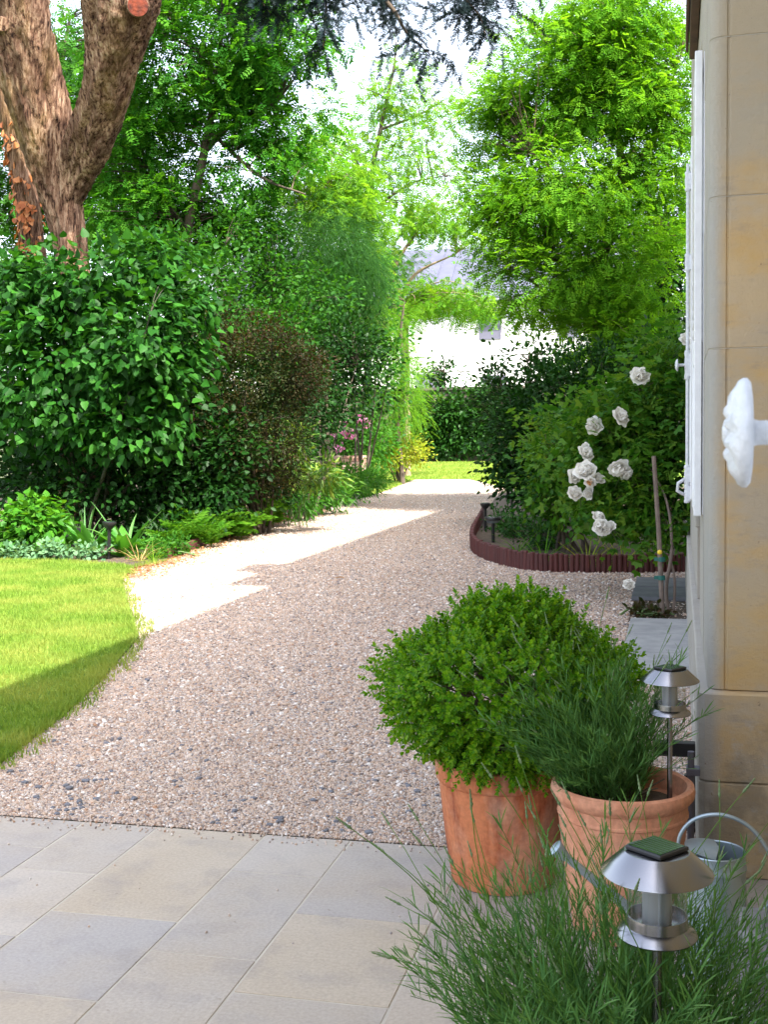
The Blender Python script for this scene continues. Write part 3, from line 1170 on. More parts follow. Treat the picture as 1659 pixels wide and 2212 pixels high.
rows = [.64, 1.806, 2.31, 2.83, 3.30, 3.87]
WIN = (5.62, 6.42, 1.16, 3.02)
for i, (a, b) in enumerate(zip(rows, rows[1:])):
    ret = 4.62 if i % 2 else 4.86
    frx = .62 if i % 2 else .92
    prof = [(frx - .003, 4.2), (.168, 4.2), (.164, 4.205), (.158, 4.205), (.154, 4.2)]
    for k in range(9):
        t = k / 8 * math.pi / 2
        prof.append((.146 - .046 * math.sin(t), 4.246 - .046 * math.cos(t)))
    prof += [(.10, ret - .003), (.30, ret - .003), (.30, 4.45), (frx - .003, 4.45)]
    link('stone', extrude(prof, a, b), house)
    # rest of the front face
    link('stone', extrude([(1.6, 4.2), (frx + .003, 4.2), (frx + .003, 4.45), (1.6, 4.45)], a, b), house)
    y = ret
    while y < 11.7:
        y2 = min(11.8, y + rs.uniform(.75, 1.05))
        if y < WIN[1] and y2 > WIN[0] and b > WIN[2] and a < WIN[3]:
            if y < WIN[0]:
                y2 = WIN[0]
            else:
                y = WIN[1]
                y2 = y + .8
                if y2 < y:
                    continue
        xo = .10 + rs.uniform(-.0015, .0015)
        link('stone', extrude([(xo, y + .003), (xo, y2 - .003), (.30, y2 - .003), (.30, y + .003)], a, b), house)
        y = y2
for i, z in enumerate(rows[1:-1]):
    jt = MB().box(.21, 1.6, 4.2012, 4.4, z - .0011, z + .0011)
    pr = [(.21, 4.2012)] + [(.146 - .0448 * math.sin(t), 4.246 - .0448 * math.cos(t)) for t in np.linspace(0, math.pi / 2, 9)] + [(.1012, 4.5), (.21, 4.5)]
    nn = len(pr)
    jt.add([(a, b, z - .0011) for a, b in pr] + [(a, b, z + .0011) for a, b in pr], [(q, (q + 1) % nn, nn + (q + 1) % nn, nn + q) for q in range(nn)] + [tuple(range(nn))[::-1], tuple(range(nn, 2 * nn))])
    if not WIN[2] < z < WIN[3]:
        jt.box(.1035, .25, 4.5, 11.8, z - .0011, z + .0011)
    else:
        jt.box(.1035, .25, 4.5, WIN[0], z - .0011, z + .0011).box(.1035, .25, WIN[1], 11.8, z - .0011, z + .0011)
    tag(link('mortar_joint', jt.mesh('mortar_joint', M['mortar']), house), kind='stuff')
# plinth, standing proud, with a worn top edge
for (a, b) in ((0, .33), (.33, .64)):
    cut = [4.16, 5.0, 6.1, 7.0, 8.1, 9.0, 10.1, 11.2, 11.84] if a else [4.16, 5.5, 6.6, 7.6, 8.6, 9.6, 10.6, 11.84]
    for j, (y, y2) in enumerate(zip(cut, cut[1:])):
        if j == 0:
            prof = [(.80, 4.155), (.12, 4.155), (.09, 4.16), (.072, 4.18), (.068, 4.21), (.068, y2 - .003), (.30, y2 - .003), (.30, 4.45), (.80, 4.45)]
            link('stone', extrude(prof, a, b, .005), house)
        else:
            link('stone', extrude([(.07, y + .003), (.07, y2 - .003), (.30, y2 - .003), (.30, y + .003)], a, b, .006), house)
    link('stone', extrude([(1.6, 4.155), (.806, 4.155), (.806, 4.45), (1.6, 4.45)], a, b, .008), house)
# plain wall above the courses in view, inner core, the nearer block with the door, and an unseen taller wing added to extend the shade
mb = MB()
mb.box(.115, 9, 4.215, 11.8, 3.87, 6.5)
mb.box(.28, 9, 4.43, WIN[0], .0, 3.87).box(.28, 9, WIN[1], 11.79, .0, 3.87).box(.45, 9, WIN[0], WIN[1], 0, 3.87)
mb.box(.28, .45, WIN[0], WIN[1], 0, WIN[2]).box(.28, .45, WIN[0], WIN[1], WIN[3], 3.87)
mb.box(.34, 9, -9, 4.2, 0, 6.5)
mb.box(.62, 9, 7.4, 19, 0, 8.3)
link('wall', mb.mesh('wall', M['stone']), house)
mb = MB()
V = [(-.2, -9.4, 6.4), (-.2, 12.1, 6.4), (9.4, 12.1, 6.4), (9.4, -9.4, 6.4), (-.2, -9.4, 6.55), (-.2, 12.1, 6.55), (9.4, 12.1, 6.55), (9.4, -9.4, 6.55), (4.6, -5, 8.6), (4.6, 8, 8.6)]
F = [(3, 2, 1, 0), (0, 1, 5, 4), (1, 2, 6, 5), (2, 3, 7, 6), (3, 0, 4, 7), (4, 5, 9, 8), (5, 6, 9), (6, 7, 8, 9), (7, 4, 8)]
mb.add(V, F)
V = [(.35, 7.2, 8.35), (.35, 19.2, 8.2), (9.4, 19.2, 8.2), (9.4, 7.2, 8.35), (4.8, 11, 11.2), (4.8, 16.5, 11.2)]  # roof of the added wing, its eave set by the shadow on the drive
F = [(3, 2, 1, 0), (0, 1, 5, 4), (1, 2, 5), (2, 3, 4, 5), (3, 0, 4)]
mb.add(V, F)
roof = link('roof', mb.mesh('roof', M['slate']), house)
mb = MB().box(1.05, 1.6, 7.6, 8.2, 8.2, 10.0).box(1.01, 1.64, 7.56, 8.24, 10.0, 10.12)  # unseen stack, placed and sized for a bump in the cast shadow
link('shadow_chimney', mb.mesh('shadow_chimney', M['stone']), roof)
# window between the shutters
wf = MB()
y0, y1, z0, z1 = WIN
wf.box(.30, .36, y0, y0 + .06, z0, z1).box(.30, .36, y1 - .06, y1, z0, z1).box(.30, .36, y0 + .06, y1 - .06, z0, z0 + .07).box(.30, .36, y0 + .06, y1 - .06, z1 - .06, z1)
wf.box(.305, .355, (y0 + y1) / 2 - .03, (y0 + y1) / 2 + .03, z0 + .07, z1 - .06)
win = link('window', wf.mesh('window', M['white_paint'], bevel=.004), house)
for (a, b) in ((y0 + .06, (y0 + y1) / 2 - .03), ((y0 + y1) / 2 + .03, y1 - .06)):
    link('pane', MB().box(.325, .333, a, b, z0 + .07, z1 - .06).mesh('pane', M['glass_dark']), win)
link('window_sill', MB().box(.075, .30, y0 - .03, y1 + .03, z0 - .075, z0 - .004).mesh('window_sill', M['stone'], bevel=.006), house)


def knob_mesh(scale=1.0):
    """turned bolt knob along -X with an embossed rosette; its stem runs towards +X"""
    n, prof = 36, []
    prof = [(.0005, -.0215), (.004, -.0215), (.0062, -.019), (.0066, -.0165), (.0095, -.0165), (.013, -.0185), (.0165, -.0175), (.019, -.0145), (.024, -.0135), (.028, -.011), (.0315, -.0075),
            (.0335, -.003), (.0335, .001), (.0315, .0038), (.026, .005), (.012, .0058), (.0082, .0075), (.0076, .012), (.0076, .06)]
    prof = [(r, h * (.62 if h < .03 else 1)) for r, h in prof]
    V, F = lathe_np(prof, n, 'X')
    a = np.arctan2(V[:, 2], V[:, 1])
    r = np.hypot(V[:, 1], V[:, 2])
    face = (V[:, 0] < -.005)
    V[face, 0] += (.0016 * np.cos(a * 8) * np.clip((r - .006) / .008, 0, 1) * np.clip((.0335 - r) / .006, 0, 1))[face]
    rim = (r > .025) & (V[:, 0] < .002)
    k = (1 + .018 * np.cos(a * 8) * rim) * np.where(V[:, 0] < .02, .94, 1)
    V[:, 1] *= k
    V[:, 2] *= k
    return fast('knob', V * scale, F, M['white_metal'], True)


def shutter_leaf(y0, y1, z0, z1, x0, x1, rod):
    fr = MB()
    st = .075
    fr.box(x0, x1, y0, y0 + st, z0, z1).box(x0, x1, y1 - st, y1, z0, z1)
    for (a, b) in ((z0, z0 + .10), (z1 - .09, z1), ((z0 + z1) / 2 - .3, (z0 + z1) / 2 - .21)):
        fr.box(x0 + .002, x1 - .002, y0 + st, y1 - st, a, b)
    # lower half is a solid panel
    fr.box(x0 + .012, x1 - .012, y0 + st, y1 - st, z0 + .10, (z0 + z1) / 2 - .3)
    # second folded leaf behind, against the wall, parted by a dark joint
    fr.box(x1 + .004, x1 + .026, y0 + .004, y1, z0 + .004, z1 - .002)
    s = link('shutter', fr.mesh('shutter', M['white_paint'], bevel=.003), house)
    zz = (z0 + z1) / 2 - .19
    sm = MB().box(-.004, .004, -(y1 - y0) / 2 + st, (y1 - y0) / 2 - st, -.022, .022).mesh('slat', M['white_paint'])
    while zz < z1 - .11:
        o = put('slat', sm, s, ((x0 + x1) / 2, (y0 + y1) / 2, zz), Euler((0, R(-38), 0)).to_quaternion(), 1.0, (0, 0, 0))
        zz += .043
    if rod:
        yr = y0 + .045
        xr = x0 - .016
        mbr = MB().tube([(xr, yr, z0 - .02), (xr, yr, z1 - .13)], .0085, 10)
        for zc, h in ((z0 + .03, .05), (z0 + .13, .05), ((z0 + z1) / 2 - .23, .075), ((z0 + z1) / 2 + .30, .045), (z1 - .22, .05)):
            mbr.lathe([(.002, -h), (.013, -h), (.016, -h * .8), (.0125, -h * .55), (.015, -h * .2), (.015, h * .2), (.0125, h * .55), (.016, h * .8), (.013, h), (.002, h)], 12, (xr, yr, zc))
            mbr.box(xr, x0 + .002, yr - .014, yr + .014, zc - h * .8, zc + h * .8)
        link('bolt_rod', mbr.mesh('bolt_rod', M['white_metal'], auto=40), s)
        zk = (z0 + z1) / 2 - .23
        o = put('knob', knob_mesh(), s, (xr - .05, yr, zk), None, 1.0, (0, 0, 0))
        hb = MB().tube([(xr - .006, yr, z0 + .02), (xr - .05, yr, z0 + .045), (xr - .045, yr, z0 + .085), (xr - .006, yr, z0 + .11)], .009, 8)
        link('hook', hb.mesh('hook', M['white_metal'], smooth=True), s)
    return s


shutter_leaf(5.0, 5.6, 1.18, 3.03, .062, .092, False)
shutter_leaf(6.44, 7.04, 1.16, 3.03, .062, .092, True)
for z in (1.42, 2.10, 2.82):
    link('hinge', MB().box(.0945, .0985, 5.3, 5.58, z - .02, z + .02).mesh('hinge', M['white_metal']), house)
# folded shutter of the near door, mostly past the picture's right edge
ds = MB()
ds.box(.092, .128, .30, 1.225, .05, 2.4).box(.134, .16, .30, 1.225, .05, 2.4).box(.165, .345, .30, .34, .05, 2.4)
dsh = link('door_shutter', ds.mesh('door_shutter', M['white_paint'], bevel=.003), house)
put('knob', knob_mesh(), dsh, (.0385, .73, 1.545), None, 1.0, (0, 0, 0))
# stone doorstep
st_ = MB().box(.15, .36, 2.05, 3.05, 0, .345)
link('doorstep', st_.mesh('doorstep', M['grey_stone'], bevel=.012, seg=2), house)
# brown wooden fascia under the roof line of the low part
fb = MB().box(.055, .098, 4.3, 6.95, 3.56, 3.74).box(.035, .052, 4.3, 6.95, 3.60, 3.72)
link('fascia_board', fb.mesh('fascia_board', M['wood_dark'], bevel=.004), house)
link('wall_hook', MB().tube([(.10, 5.2, 3.35), (.05, 5.2, 3.35), (.05, 5.2, 3.33)], .006, 6).mesh('wall_hook', M['black']), house)

# ================================================================== WHITE HOUSE BEYOND THE GARDEN
fh = thing('white_house', 'far white rendered house with a blue grey slate roof half hidden by trees', 'house', (-11, 63, 0))
mb = MB().box(-24, -2, 62.0, 71, -.02, 8.2).box(-24.1, -1.9, 61.95, 62.0, 4.55, 4.65).box(-24.1, -1.9, 61.96, 62.0, 5.35, 5.41)
link('wall', mb.mesh('wall', M['render_white']), fh)
mb = MB()
V = [(-24.5, 61.4, 8.1), (-1.5, 61.4, 8.1), (-1.5, 71.6, 8.1), (-24.5, 71.6, 8.1), (-24.5, 66.5, 11.6), (-1.5, 66.5, 11.6)]
mb.add(V, [(0, 1, 5, 4), (2, 3, 4, 5), (1, 2, 5), (3, 0, 4), (3, 2, 1, 0)])
rf = link('roof', mb.mesh('roof', M['slate']), fh)
for k in range(28):
    x = -24.2 + k * .83
    V, F = tube_np([(x, 61.4, 8.13), (x, 66.5, 11.63)], .03, 4)
    link('roof_seam', fast('roof_seam', V, F, M['slate']), rf)
link('gutter', MB().tube([(-24.5, 61.3, 8.1), (-1.5, 61.3, 8.1)], .08, 8).mesh('gutter', M['grey_shutter']), fh)
for (x, z, w_, h_) in ((-9.5, 6.95, 1.15, 1.6), (-5.4, 6.95, 1.15, 1.6), (-12.8, 3.9, 1.3, 1.1), (-17, 6.95, 1.15, 1.6), (-9.3, 3.6, 1.2, 1.4)):
    fr = MB()
    fr.box(x - w_ / 2, x + w_ / 2, 61.94, 61.998, z - h_ / 2, z - h_ / 2 + .09).box(x - w_ / 2, x + w_ / 2, 61.94, 61.998, z + h_ / 2 - .09, z + h_ / 2)
    fr.box(x - w_ / 2, x - w_ / 2 + .09, 61.94, 61.998, z - h_ / 2 + .09, z + h_ / 2 - .09).box(x + w_ / 2 - .09, x + w_ / 2, 61.94, 61.998, z - h_ / 2 + .09, z + h_ / 2 - .09)
    wn = link('window', fr.mesh('window', M['grey_shutter']), fh)
    link('pane', MB().box(x - w_ / 2 + .09, x + w_ / 2 - .09, 61.96, 61.99, z - h_ / 2 + .09, z + h_ / 2 - .09).mesh('pane', M['grey_shutter']), wn)

gw = thing('garden_wall', 'dark garden wall overgrown with ivy at the end of the far lawn', 'wall', (-11, 55, 0))
link('wall', MB().box(-26, 3, 54.9, 55.3, -.02, 3.35).mesh('wall', M['garden_wall']), gw)
link('coping', MB().box(-26.05, 3.05, 54.8, 55.4, 3.35, 3.47).mesh('coping', M['garden_wall']), gw)

# ================================================================== TREES
cb = P(160, 760, 15.6)
cb.z = 0
cedar = thing('cedar_tree', 'big old cedar with forked brown trunk and a sawn orange stub, left of the lawn', 'tree', cb)
k = PX(1.1, 15.6)
cp = [(185, 1120, 50), (170, 760, 38), (155, 560, 34), (138, 450, 43), (118, 370, 47), (92, 270, 53), (62, 150, 57), (38, 40, 62), (15, -100, 62), (-40, -320, 50)]


def bark_tube(name, pts, rad, rings, sides, seed, parent, amp=.16):
    r = np.random.default_rng(seed)
    p = spline(pts, rings)
    rr = np.interp(np.linspace(0, 1, rings), np.linspace(0, 1, len(rad)), rad)
    V, F = tube_np(p, rr, sides)
    V = V.reshape(rings, sides, 3)
    a = np.arange(sides) / sides * 2 * math.pi
    # long plates that wander round the stem
    f = np.zeros((rings, sides))
    for q in range(7):
        nn = r.integers(5, 17)
        ph, dr = r.uniform(0, 6.28), r.uniform(-.06, .06)
        f += np.abs(np.sin(nn * a[None] / 2 + ph + dr * np.arange(rings)[:, None] + .7 * np.sin(np.arange(rings)[:, None] * r.uniform(.1, .35) + ph))) / 7
    big = .10 * np.sin(2 * a[None] + np.arange(rings)[:, None] * .09 + seed) + .06 * np.sin(3 * a[None] - np.arange(rings)[:, None] * .13)
    kk = 1 + amp * (f - .55) * 2 + big + r.normal(size=(rings, sides)) * .022
    V = p[:, None] + (V - p[:, None]) * kk[..., None]
    return link(name, fast(name, V.reshape(-1, 3), F, M['cedar_bark'], True), parent), p


trk, cp_ = bark_tube('trunk', [P(x, y, 15.6 - max(0, 400 - y) * .002) for x, y, r in cp], [r * k for x, y, r in cp], 110, 56, 4, cedar)
lp = [(128, 470, 24), (160, 385, 36), (186, 310, 45), (222, 215, 50), (243, 110, 56), (262, 10, 68), (275, -120, 64), (285, -320, 50)]
lim, lp_ = bark_tube('limb', [P(x, y, 15.5 - max(0, 400 - y) * .0025) for x, y, r in lp], [r * k for x, y, r in lp], 90, 56, 9, cedar)
dp = [(-40, 20, 26), (8, 190, 26), (34, 320, 25), (55, 430, 26), (68, 530, 25), (100, 720, 24)]
dlm, dp_ = bark_tube('limb', [P(x, y, 16.2) for x, y, r in dp], [r * k for x, y, r in dp], 60, 28, 13, cedar)
# sawn stub on the right limb, and a small one on the left
for (x, y, r, Y) in ((297, 12, 19, 14.15), (4, 52, 13, 14.5)):
    c = P(x, y, Y)
    q = (Vector((0, 0, EYE)) - c).normalized()
    e = c - q * .35
    mb = MB().tube([e, c - q * .03, c], [r * k * 1.25, r * k * 1.12, r * k], 18, 0, False)
    n0 = len(mb.v)
    mb.v.append(tuple(c + q * .004))
    for i in range(18):
        mb.f.append((n0 - 18 + i, n0 - 18 + (i + 1) % 18, n0))
        mb.mi.append(1 if x > 100 else 0)
    stub = link('branch_stub', mb.mesh('branch_stub', [M['cedar_bark'], M['orange_cut']]), lim if x > 100 else trk)
# dead ivy hanging on the dark limb: single leaves
liv = tmpl_mesh('ivy_leaf', T_HEART, M['dead_ivy'])
rg = np.random.default_rng(77)
for i in range(300):
    t = rg.uniform(.32, 1)
    c = dp_[int(t * (len(dp_) - 1))]
    a = rg.uniform(0, 2 * math.pi)
    d = np.array([math.cos(a), math.sin(a), rg.uniform(-.2, .3)])
    if d[1] > .5:
        d[1] *= -1
    pos = c + d * rg.uniform(.12, .22)
    put('ivy_leaf', liv, dlm, pos, quat_of(d * .3 + np.array([rg.normal() * .4, -.2, -.9]), d + rg.normal(size=3) * .4), float(rg.uniform(.06, .11)), (0, 0, 0))
# boughs that hang into the picture from above
BR = [[(275, -200, 15.0), (470, -190, 16.0), (600, -70, 15.4), (640, 10, 15.4), (660, 60, 15.4)],
      [(470, -190, 15.7), (640, -90, 15.4), (678, 0, 15.4), (703, 40, 15.3), (702, 90, 15.2), (698, 140, 15.2)],
      [(470, -190, 15.7), (760, -140, 15.0), (816, 0, 14.8), (823, 29, 14.8), (852, 62, 14.8), (880, 110, 14.7), (930, 156, 14.7)],
      [(760, -140, 15.0), (920, -110, 14.6), (979, 4, 14.4), (1001, 33, 14.4), (1036, 72, 14.4), (1050, 120, 14.3)],
      [(920, -110, 14.6), (1020, -60, 14.4), (1060, 0, 14.4), (1085, 20, 14.4)],
      [(640, -90, 15.4), (740, -60, 15.4), (760, 0, 15.4), (745, 30, 15.4)],
      [(600, -70, 15.4), (560, -20, 15.6), (560, 30, 15.6), (585, 70, 15.6)]]
nd_pos, nd_ax, nd_n = [], [], []
for bi, b in enumerate(BR):
    pts = spline([P(q[0], q[1] - 38, q[2]) for q in b], 30)
    r0_ = .07 if bi in (0, 2) else .03
    V, F = tube_np(pts, np.linspace(r0_, .006, 30) ** 1.0, 6)
    br = link('branch', fast('branch', V, F, M['bark_dark'], True), cedar)
    for i in range(9, 30):
        for s in range(3):
            a = rg.uniform(0, 6.28)
            d = np.array([math.cos(a), .6 * math.sin(a), rg.uniform(-.8, .05)])
            nd_pos.append(pts[i] + rg.normal(size=3) * .02)
            nd_ax.append(d)
            nd_n.append(np.array([0, 0, 1]) + rg.normal(size=3) * .3)
            if rg.uniform() < .55:
                e = pts[i] + d * rg.uniform(.25, .5)
                nd_pos.append(e)
                nd_ax.append(d * .6 + rg.normal(size=3) * .4 + np.array([0, 0, -.3]))
                nd_n.append(np.array([0, 0, 1]) + rg.normal(size=3) * .3)
nd = leaf_cloud_mesh('needles', np.array(nd_pos), np.array(nd_ax), np.array(nd_n), rg.uniform(.25, .44, len(nd_pos)), T_NEEDLE, M['cedar_needle'])
link('needles', nd, cedar, kind='stuff')


def tp(pts, dY=0):
    return [P(x, y, Y) for x, y, Y in pts]


def gnd(x, y, Y):
    v = P(x, y, Y)
    v.z = 0
    return v


def trunkpts(x, Y, rest):
    v = P(x, rest[0][1], Y)
    return [(v.x, v.y, 0)] + [tuple(P(a, b, Y)) for a, b in rest]


tree('ash_tree', 'tall dark green tree with layered sprays right behind the forked cedar', 'tree',
     trunkpts(395, 23, [(398, 620), (405, 500), (440, 330), (470, 160), (480, 0)]), [.13, .11, .10, .085, .06, .03],
     [(tp([(440, 330, 23), (500, 270, 23), (600, 220, 23)]), [.06, .045, .02]), (tp([(405, 500, 23), (340, 400, 23.4), (290, 300, 23.6)]), [.05, .04, .02]),
      (tp([(470, 160, 23), (380, 60, 23), (330, -40, 23)]), [.05, .04, .02]), (tp([(450, 280, 23), (560, 380, 22.6), (660, 420, 22.4)]), [.05, .03, .015])],
     [EL(430, 120, 23, 250, 150), EL(300, 330, 23.5, 190, 160), EL(560, 300, 23, 150, 190), EL(450, -60, 23, 250, 110), EL(380, 480, 24, 230, 90), EL(590, 110, 22.6, 110, 110)],
     M['ash'], M['bark_dark'], T_PIN4, .20, 420, 38, .55, droop=.35, flat=.45, shell=.42, seed=1)
tree('ash_tree', 'leafy green tree in the gap between the cedar trunk and the left picture edge', 'tree',
     trunkpts(60, 28, [(70, 600), (80, 400), (120, 200), (150, 40)]), [.15, .13, .11, .07, .03],
     [(tp([(80, 400, 28), (160, 330, 28), (200, 260, 28)]), [.06, .04, .02])],
     [EL(140, 130, 28, 190, 200), EL(40, 420, 28, 130, 170), EL(220, 420, 28, 130, 140), EL(200, 250, 28, 150, 150)], M['mid'], M['bark_dark'], T_PIN4, .21, 260, 36, .6, droop=.3, flat=.5, seed=2)
tree('acacia_tree', 'slender pale acacia with see-through crown in the middle distance', 'tree',
     trunkpts(793, 34, [(795, 760), (800, 420), (822, 280), (850, 150), (856, 90)]), [.12, .10, .075, .06, .035, .015],
     [(tp([(800, 420, 34), (760, 330, 34), (720, 290, 34)]), [.05, .03, .012]), (tp([(822, 280, 34), (900, 250, 34), (960, 215, 34)]), [.04, .025, .012]),
      (tp([(800, 460, 34), (880, 400, 34), (960, 380, 34)]), [.045, .03, .012])],
     [EL(800, 340, 34, 170, 150), EL(845, 190, 34, 80, 100), EL(710, 430, 34, 110, 90), EL(920, 380, 34, 95, 110), EL(930, 240, 34, 70, 50)], M['acacia'], M['bark_dark'], T_PIN, .27, 150, 22, .62, droop=.3, flat=.5, seed=3, shell=.45)
tree('young_acacia', 'bushy yellow green young tree in full sun below the slender acacia', 'tree',
     trunkpts(690, 30, [(690, 700), (698, 520), (712, 440)]), [.06, .055, .04, .012], [(tp([(700, 520, 30), (650, 450, 30)]), [.03, .012])],
     [EL(720, 370, 30, 110, 75), EL(660, 450, 30, 120, 70), EL(770, 460, 30, 90, 80), EL(740, 560, 30.5, 110, 70)], M['acacia'], M['bark_pale'], T_PIN, .26, 130, 32, .55, droop=.35, flat=.5, seed=4)
tree('pale_branched_tree', 'small tree with bare pale forked branches before the white house', 'tree',
     trunkpts(876, 38, [(876, 720), (866, 640), (850, 590), (880, 530), (950, 440)]), [.11, .10, .09, .07, .05, .02],
     [(tp([(867, 645, 38), (900, 590, 38), (985, 548, 38)]), [.07, .05, .02]), (tp([(868, 650, 38), (835, 645, 38), (800, 650, 38)]), [.05, .04, .02])],
     [EL(960, 650, 37.6, 110, 32), EL(860, 690, 37.6, 70, 60), EL(930, 470, 38, 100, 50), EL(1030, 660, 37.6, 60, 40), EL(820, 560, 38.4, 80, 60), EL(1020, 480, 38, 60, 40), EL(880, 640, 38, 60, 40)],
     M['bright'], M['bark_pale'], T_PIN, .25, 170, 28, .5, droop=.2, flat=.4, seed=5)
tree('robinia_tree', 'large sunlit yellow green robinia on the right, above the roses', 'tree',
     trunkpts(1294, 22, [(1292, 740), (1300, 560), (1342, 470), (1346, 390), (1332, 220), (1330, 40)]), [.14, .12, .10, .085, .07, .05, .02],
     [(tp([(1342, 470, 22), (1260, 420, 21.6), (1150, 330, 21.2)]), [.06, .045, .015]), (tp([(1346, 390, 22), (1420, 280, 22), (1460, 150, 22)]), [.06, .04, .015]),
      (tp([(1300, 560, 22), (1200, 560, 21.5), (1060, 480, 21.3)]), [.055, .04, .015]), (tp([(1296, 680, 22), (1200, 640, 21.6), (1080, 560, 21.4)]), [.045, .03, .012]),
      (tp([(1332, 220, 22), (1250, 120, 22), (1200, 60, 22)]), [.045, .03, .012])],
     [EL(1280, 150, 22, 190, 140), EL(1180, 250, 22, 140, 100), EL(1410, 260, 22, 110, 210), EL(1250, 420, 21.7, 190, 110), EL(1340, 40, 22, 160, 90), EL(1130, 480, 21.6, 100, 80), EL(1200, 610, 21.6, 160, 90),
      EL(1340, 580, 21.6, 130, 130), EL(1085, 230, 22, 70, 50), EL(1050, 320, 22, 60, 35), EL(1440, 430, 22, 70, 110), EL(1310, 730, 21.2, 110, 70), EL(1090, 570, 21.4, 50, 40), EL(1060, 420, 21.6, 60, 50)],
     M['robinia'], M['bark_mid'], T_PIN, .215, 640, 34, .50, droop=.3, flat=.42, shell=.42, seed=6, group=None)
tree('yew_tree', 'dark evergreen behind the robinia beside the house shutters', 'tree',
     trunkpts(1430, 25.5, [(1430, 800), (1430, 600), (1425, 450)]), [.16, .15, .10, .04], [],
     [EL(1430, 640, 25.5, 90, 210), EL(1370, 740, 25, 100, 110), EL(1470, 500, 25.5, 60, 130)], M['dark'], M['bark_dark'], T_OVAL, .13, 170, 44, .5, droop=.1, flat=.7, seed=7)
tree('small_dark_tree', 'loose small leaved dark tree silhouetted against the white house wall', 'tree',
     trunkpts(1170, 26, [(1165, 950), (1150, 860), (1140, 780)]), [.06, .05, .035, .012], [(tp([(1160, 900, 26), (1210, 820, 26)]), [.03, .012]), (tp([(1160, 920, 26), (1090, 850, 26)]), [.03, .012])],
     [EL(1140, 830, 26, 100, 85), EL(1210, 800, 26, 70, 70), EL(1090, 880, 26, 60, 70)], M['dark'], M['bark_dark'], T_OVAL, .12, 130, 22, .42, droop=.1, seed=8)
tree('small_dark_tree', 'thin twiggy sapling with few dark leaves rising just behind the garden wall', 'tree',
     trunkpts(965, 57, [(965, 900), (962, 830), (958, 770)]), [.06, .05, .035, .012], [(tp([(964, 860, 57), (1000, 800, 57)]), [.03, .012])],
     [EL(955, 800, 57, 60, 35), EL(925, 840, 57, 40, 35), EL(990, 850, 57, 40, 30)], M['dark'], M['bark_dark'], T_OVAL, .2, 60, 14, .5, droop=.1, flat=.4, seed=9)
tree('weeping_conifer', 'weeping dark green conifer with hanging strands, behind the brown shrub', 'tree',
     trunkpts(700, 25, [(700, 800), (705, 700), (710, 630)]), [.10, .09, .06, .02], [],
     [EL(700, 560, 25, 120, 110), EL(760, 600, 25.5, 80, 120), EL(640, 640, 24.6, 110, 100), EL(560, 560, 25, 90, 100)], M['needle_green'], M['bark_dark'], T_STRAND, .34, 260, 34, .5, droop=1.3, flat=.9, seed=10, up=.2, out=.5, twigfrac=0)
tree('vine_clad_tree', 'light green slim tree hung with creepers at the left of the far lawn', 'tree',
     trunkpts(868, 33, [(858, 900), (872, 800), (866, 720), (874, 650)]), [.075, .07, .06, .05, .02], [(tp([(868, 800, 33), (840, 720, 33)]), [.04, .015])],
     [EL(865, 760, 33, 40, 100), EL(850, 870, 33, 50, 80), EL(885, 830, 33, 30, 90), EL(820, 700, 33.4, 60, 70)], M['bright'], M['bark_dark'], T_STRAND, .36, 150, 24, .42, droop=1.1, flat=1.2, seed=12, up=.3)

# ================================================================== SHRUBS AND BED PLANTS
shrub('lilac_shrub', 'big heart leaved shrub with large glossy green leaves below the cedar', 'shrub', gnd(200, 1110, 15.0),
      [EL(190, 780, 14.6, 200, 190, .9), EL(330, 730, 14.6, 90, 150, .8), EL(60, 800, 14.6, 110, 250, .8), EL(180, 610, 14.8, 200, 70, .7), EL(240, 930, 14.6, 150, 60, .7), EL(370, 860, 14.8, 60, 110, .6), EL(30, 620, 14.8, 90, 90, .6), EL(410, 760, 15, 50, 60, .4), EL(330, 560, 15.2, 70, 45, .5), EL(420, 660, 15.2, 40, 45, .4), EL(60, 960, 14.6, 80, 50, .5)],
      M['lilac'], T_HEART, .118, 430, 22, .30, nstem=7, droop=.75, big=300, seed=1, shell=.36, up=.6, out=.9, stemmat=M['stem_dark'], twn=24)
shrub('tall_green_shrub', 'leafy shrub past the left edge of the picture, beyond the heart leaved shrub', 'shrub', gnd(-330, 1150, 16.5),
      [EL(-330, 850, 16.5, 200, 250, 1.1), EL(-130, 950, 16.5, 130, 140, .8), EL(-480, 800, 17.5, 180, 260, 1.1)], M['deep'], T_OVAL, .11, 260, 30, .5, nstem=6, seed=52, shell=.4)
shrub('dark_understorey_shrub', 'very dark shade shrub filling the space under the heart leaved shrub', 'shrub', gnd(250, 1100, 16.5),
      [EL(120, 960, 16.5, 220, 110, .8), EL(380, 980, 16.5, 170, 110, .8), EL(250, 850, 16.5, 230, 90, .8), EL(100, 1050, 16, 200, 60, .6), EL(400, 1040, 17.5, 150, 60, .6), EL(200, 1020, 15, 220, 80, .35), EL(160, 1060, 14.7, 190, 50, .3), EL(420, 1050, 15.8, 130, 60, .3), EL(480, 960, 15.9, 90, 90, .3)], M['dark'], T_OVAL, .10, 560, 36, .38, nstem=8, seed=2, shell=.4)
shrub('brown_leaved_shrub', 'twiggy shrub with small brown and olive leaves beside the heart leaved shrub', 'shrub', gnd(560, 1090, 17),
      [EL(560, 790, 16.6, 120, 110), EL(480, 870, 16.4, 80, 150), EL(640, 810, 16.8, 80, 80), EL(560, 930, 16.6, 130, 90), EL(480, 720, 16.8, 60, 60), EL(470, 1000, 16.4, 80, 60), EL(560, 1030, 17, 90, 40)], M['brown'], T_DIA, .052, 560, 46, .27, nstem=9, seed=3, shell=.4)
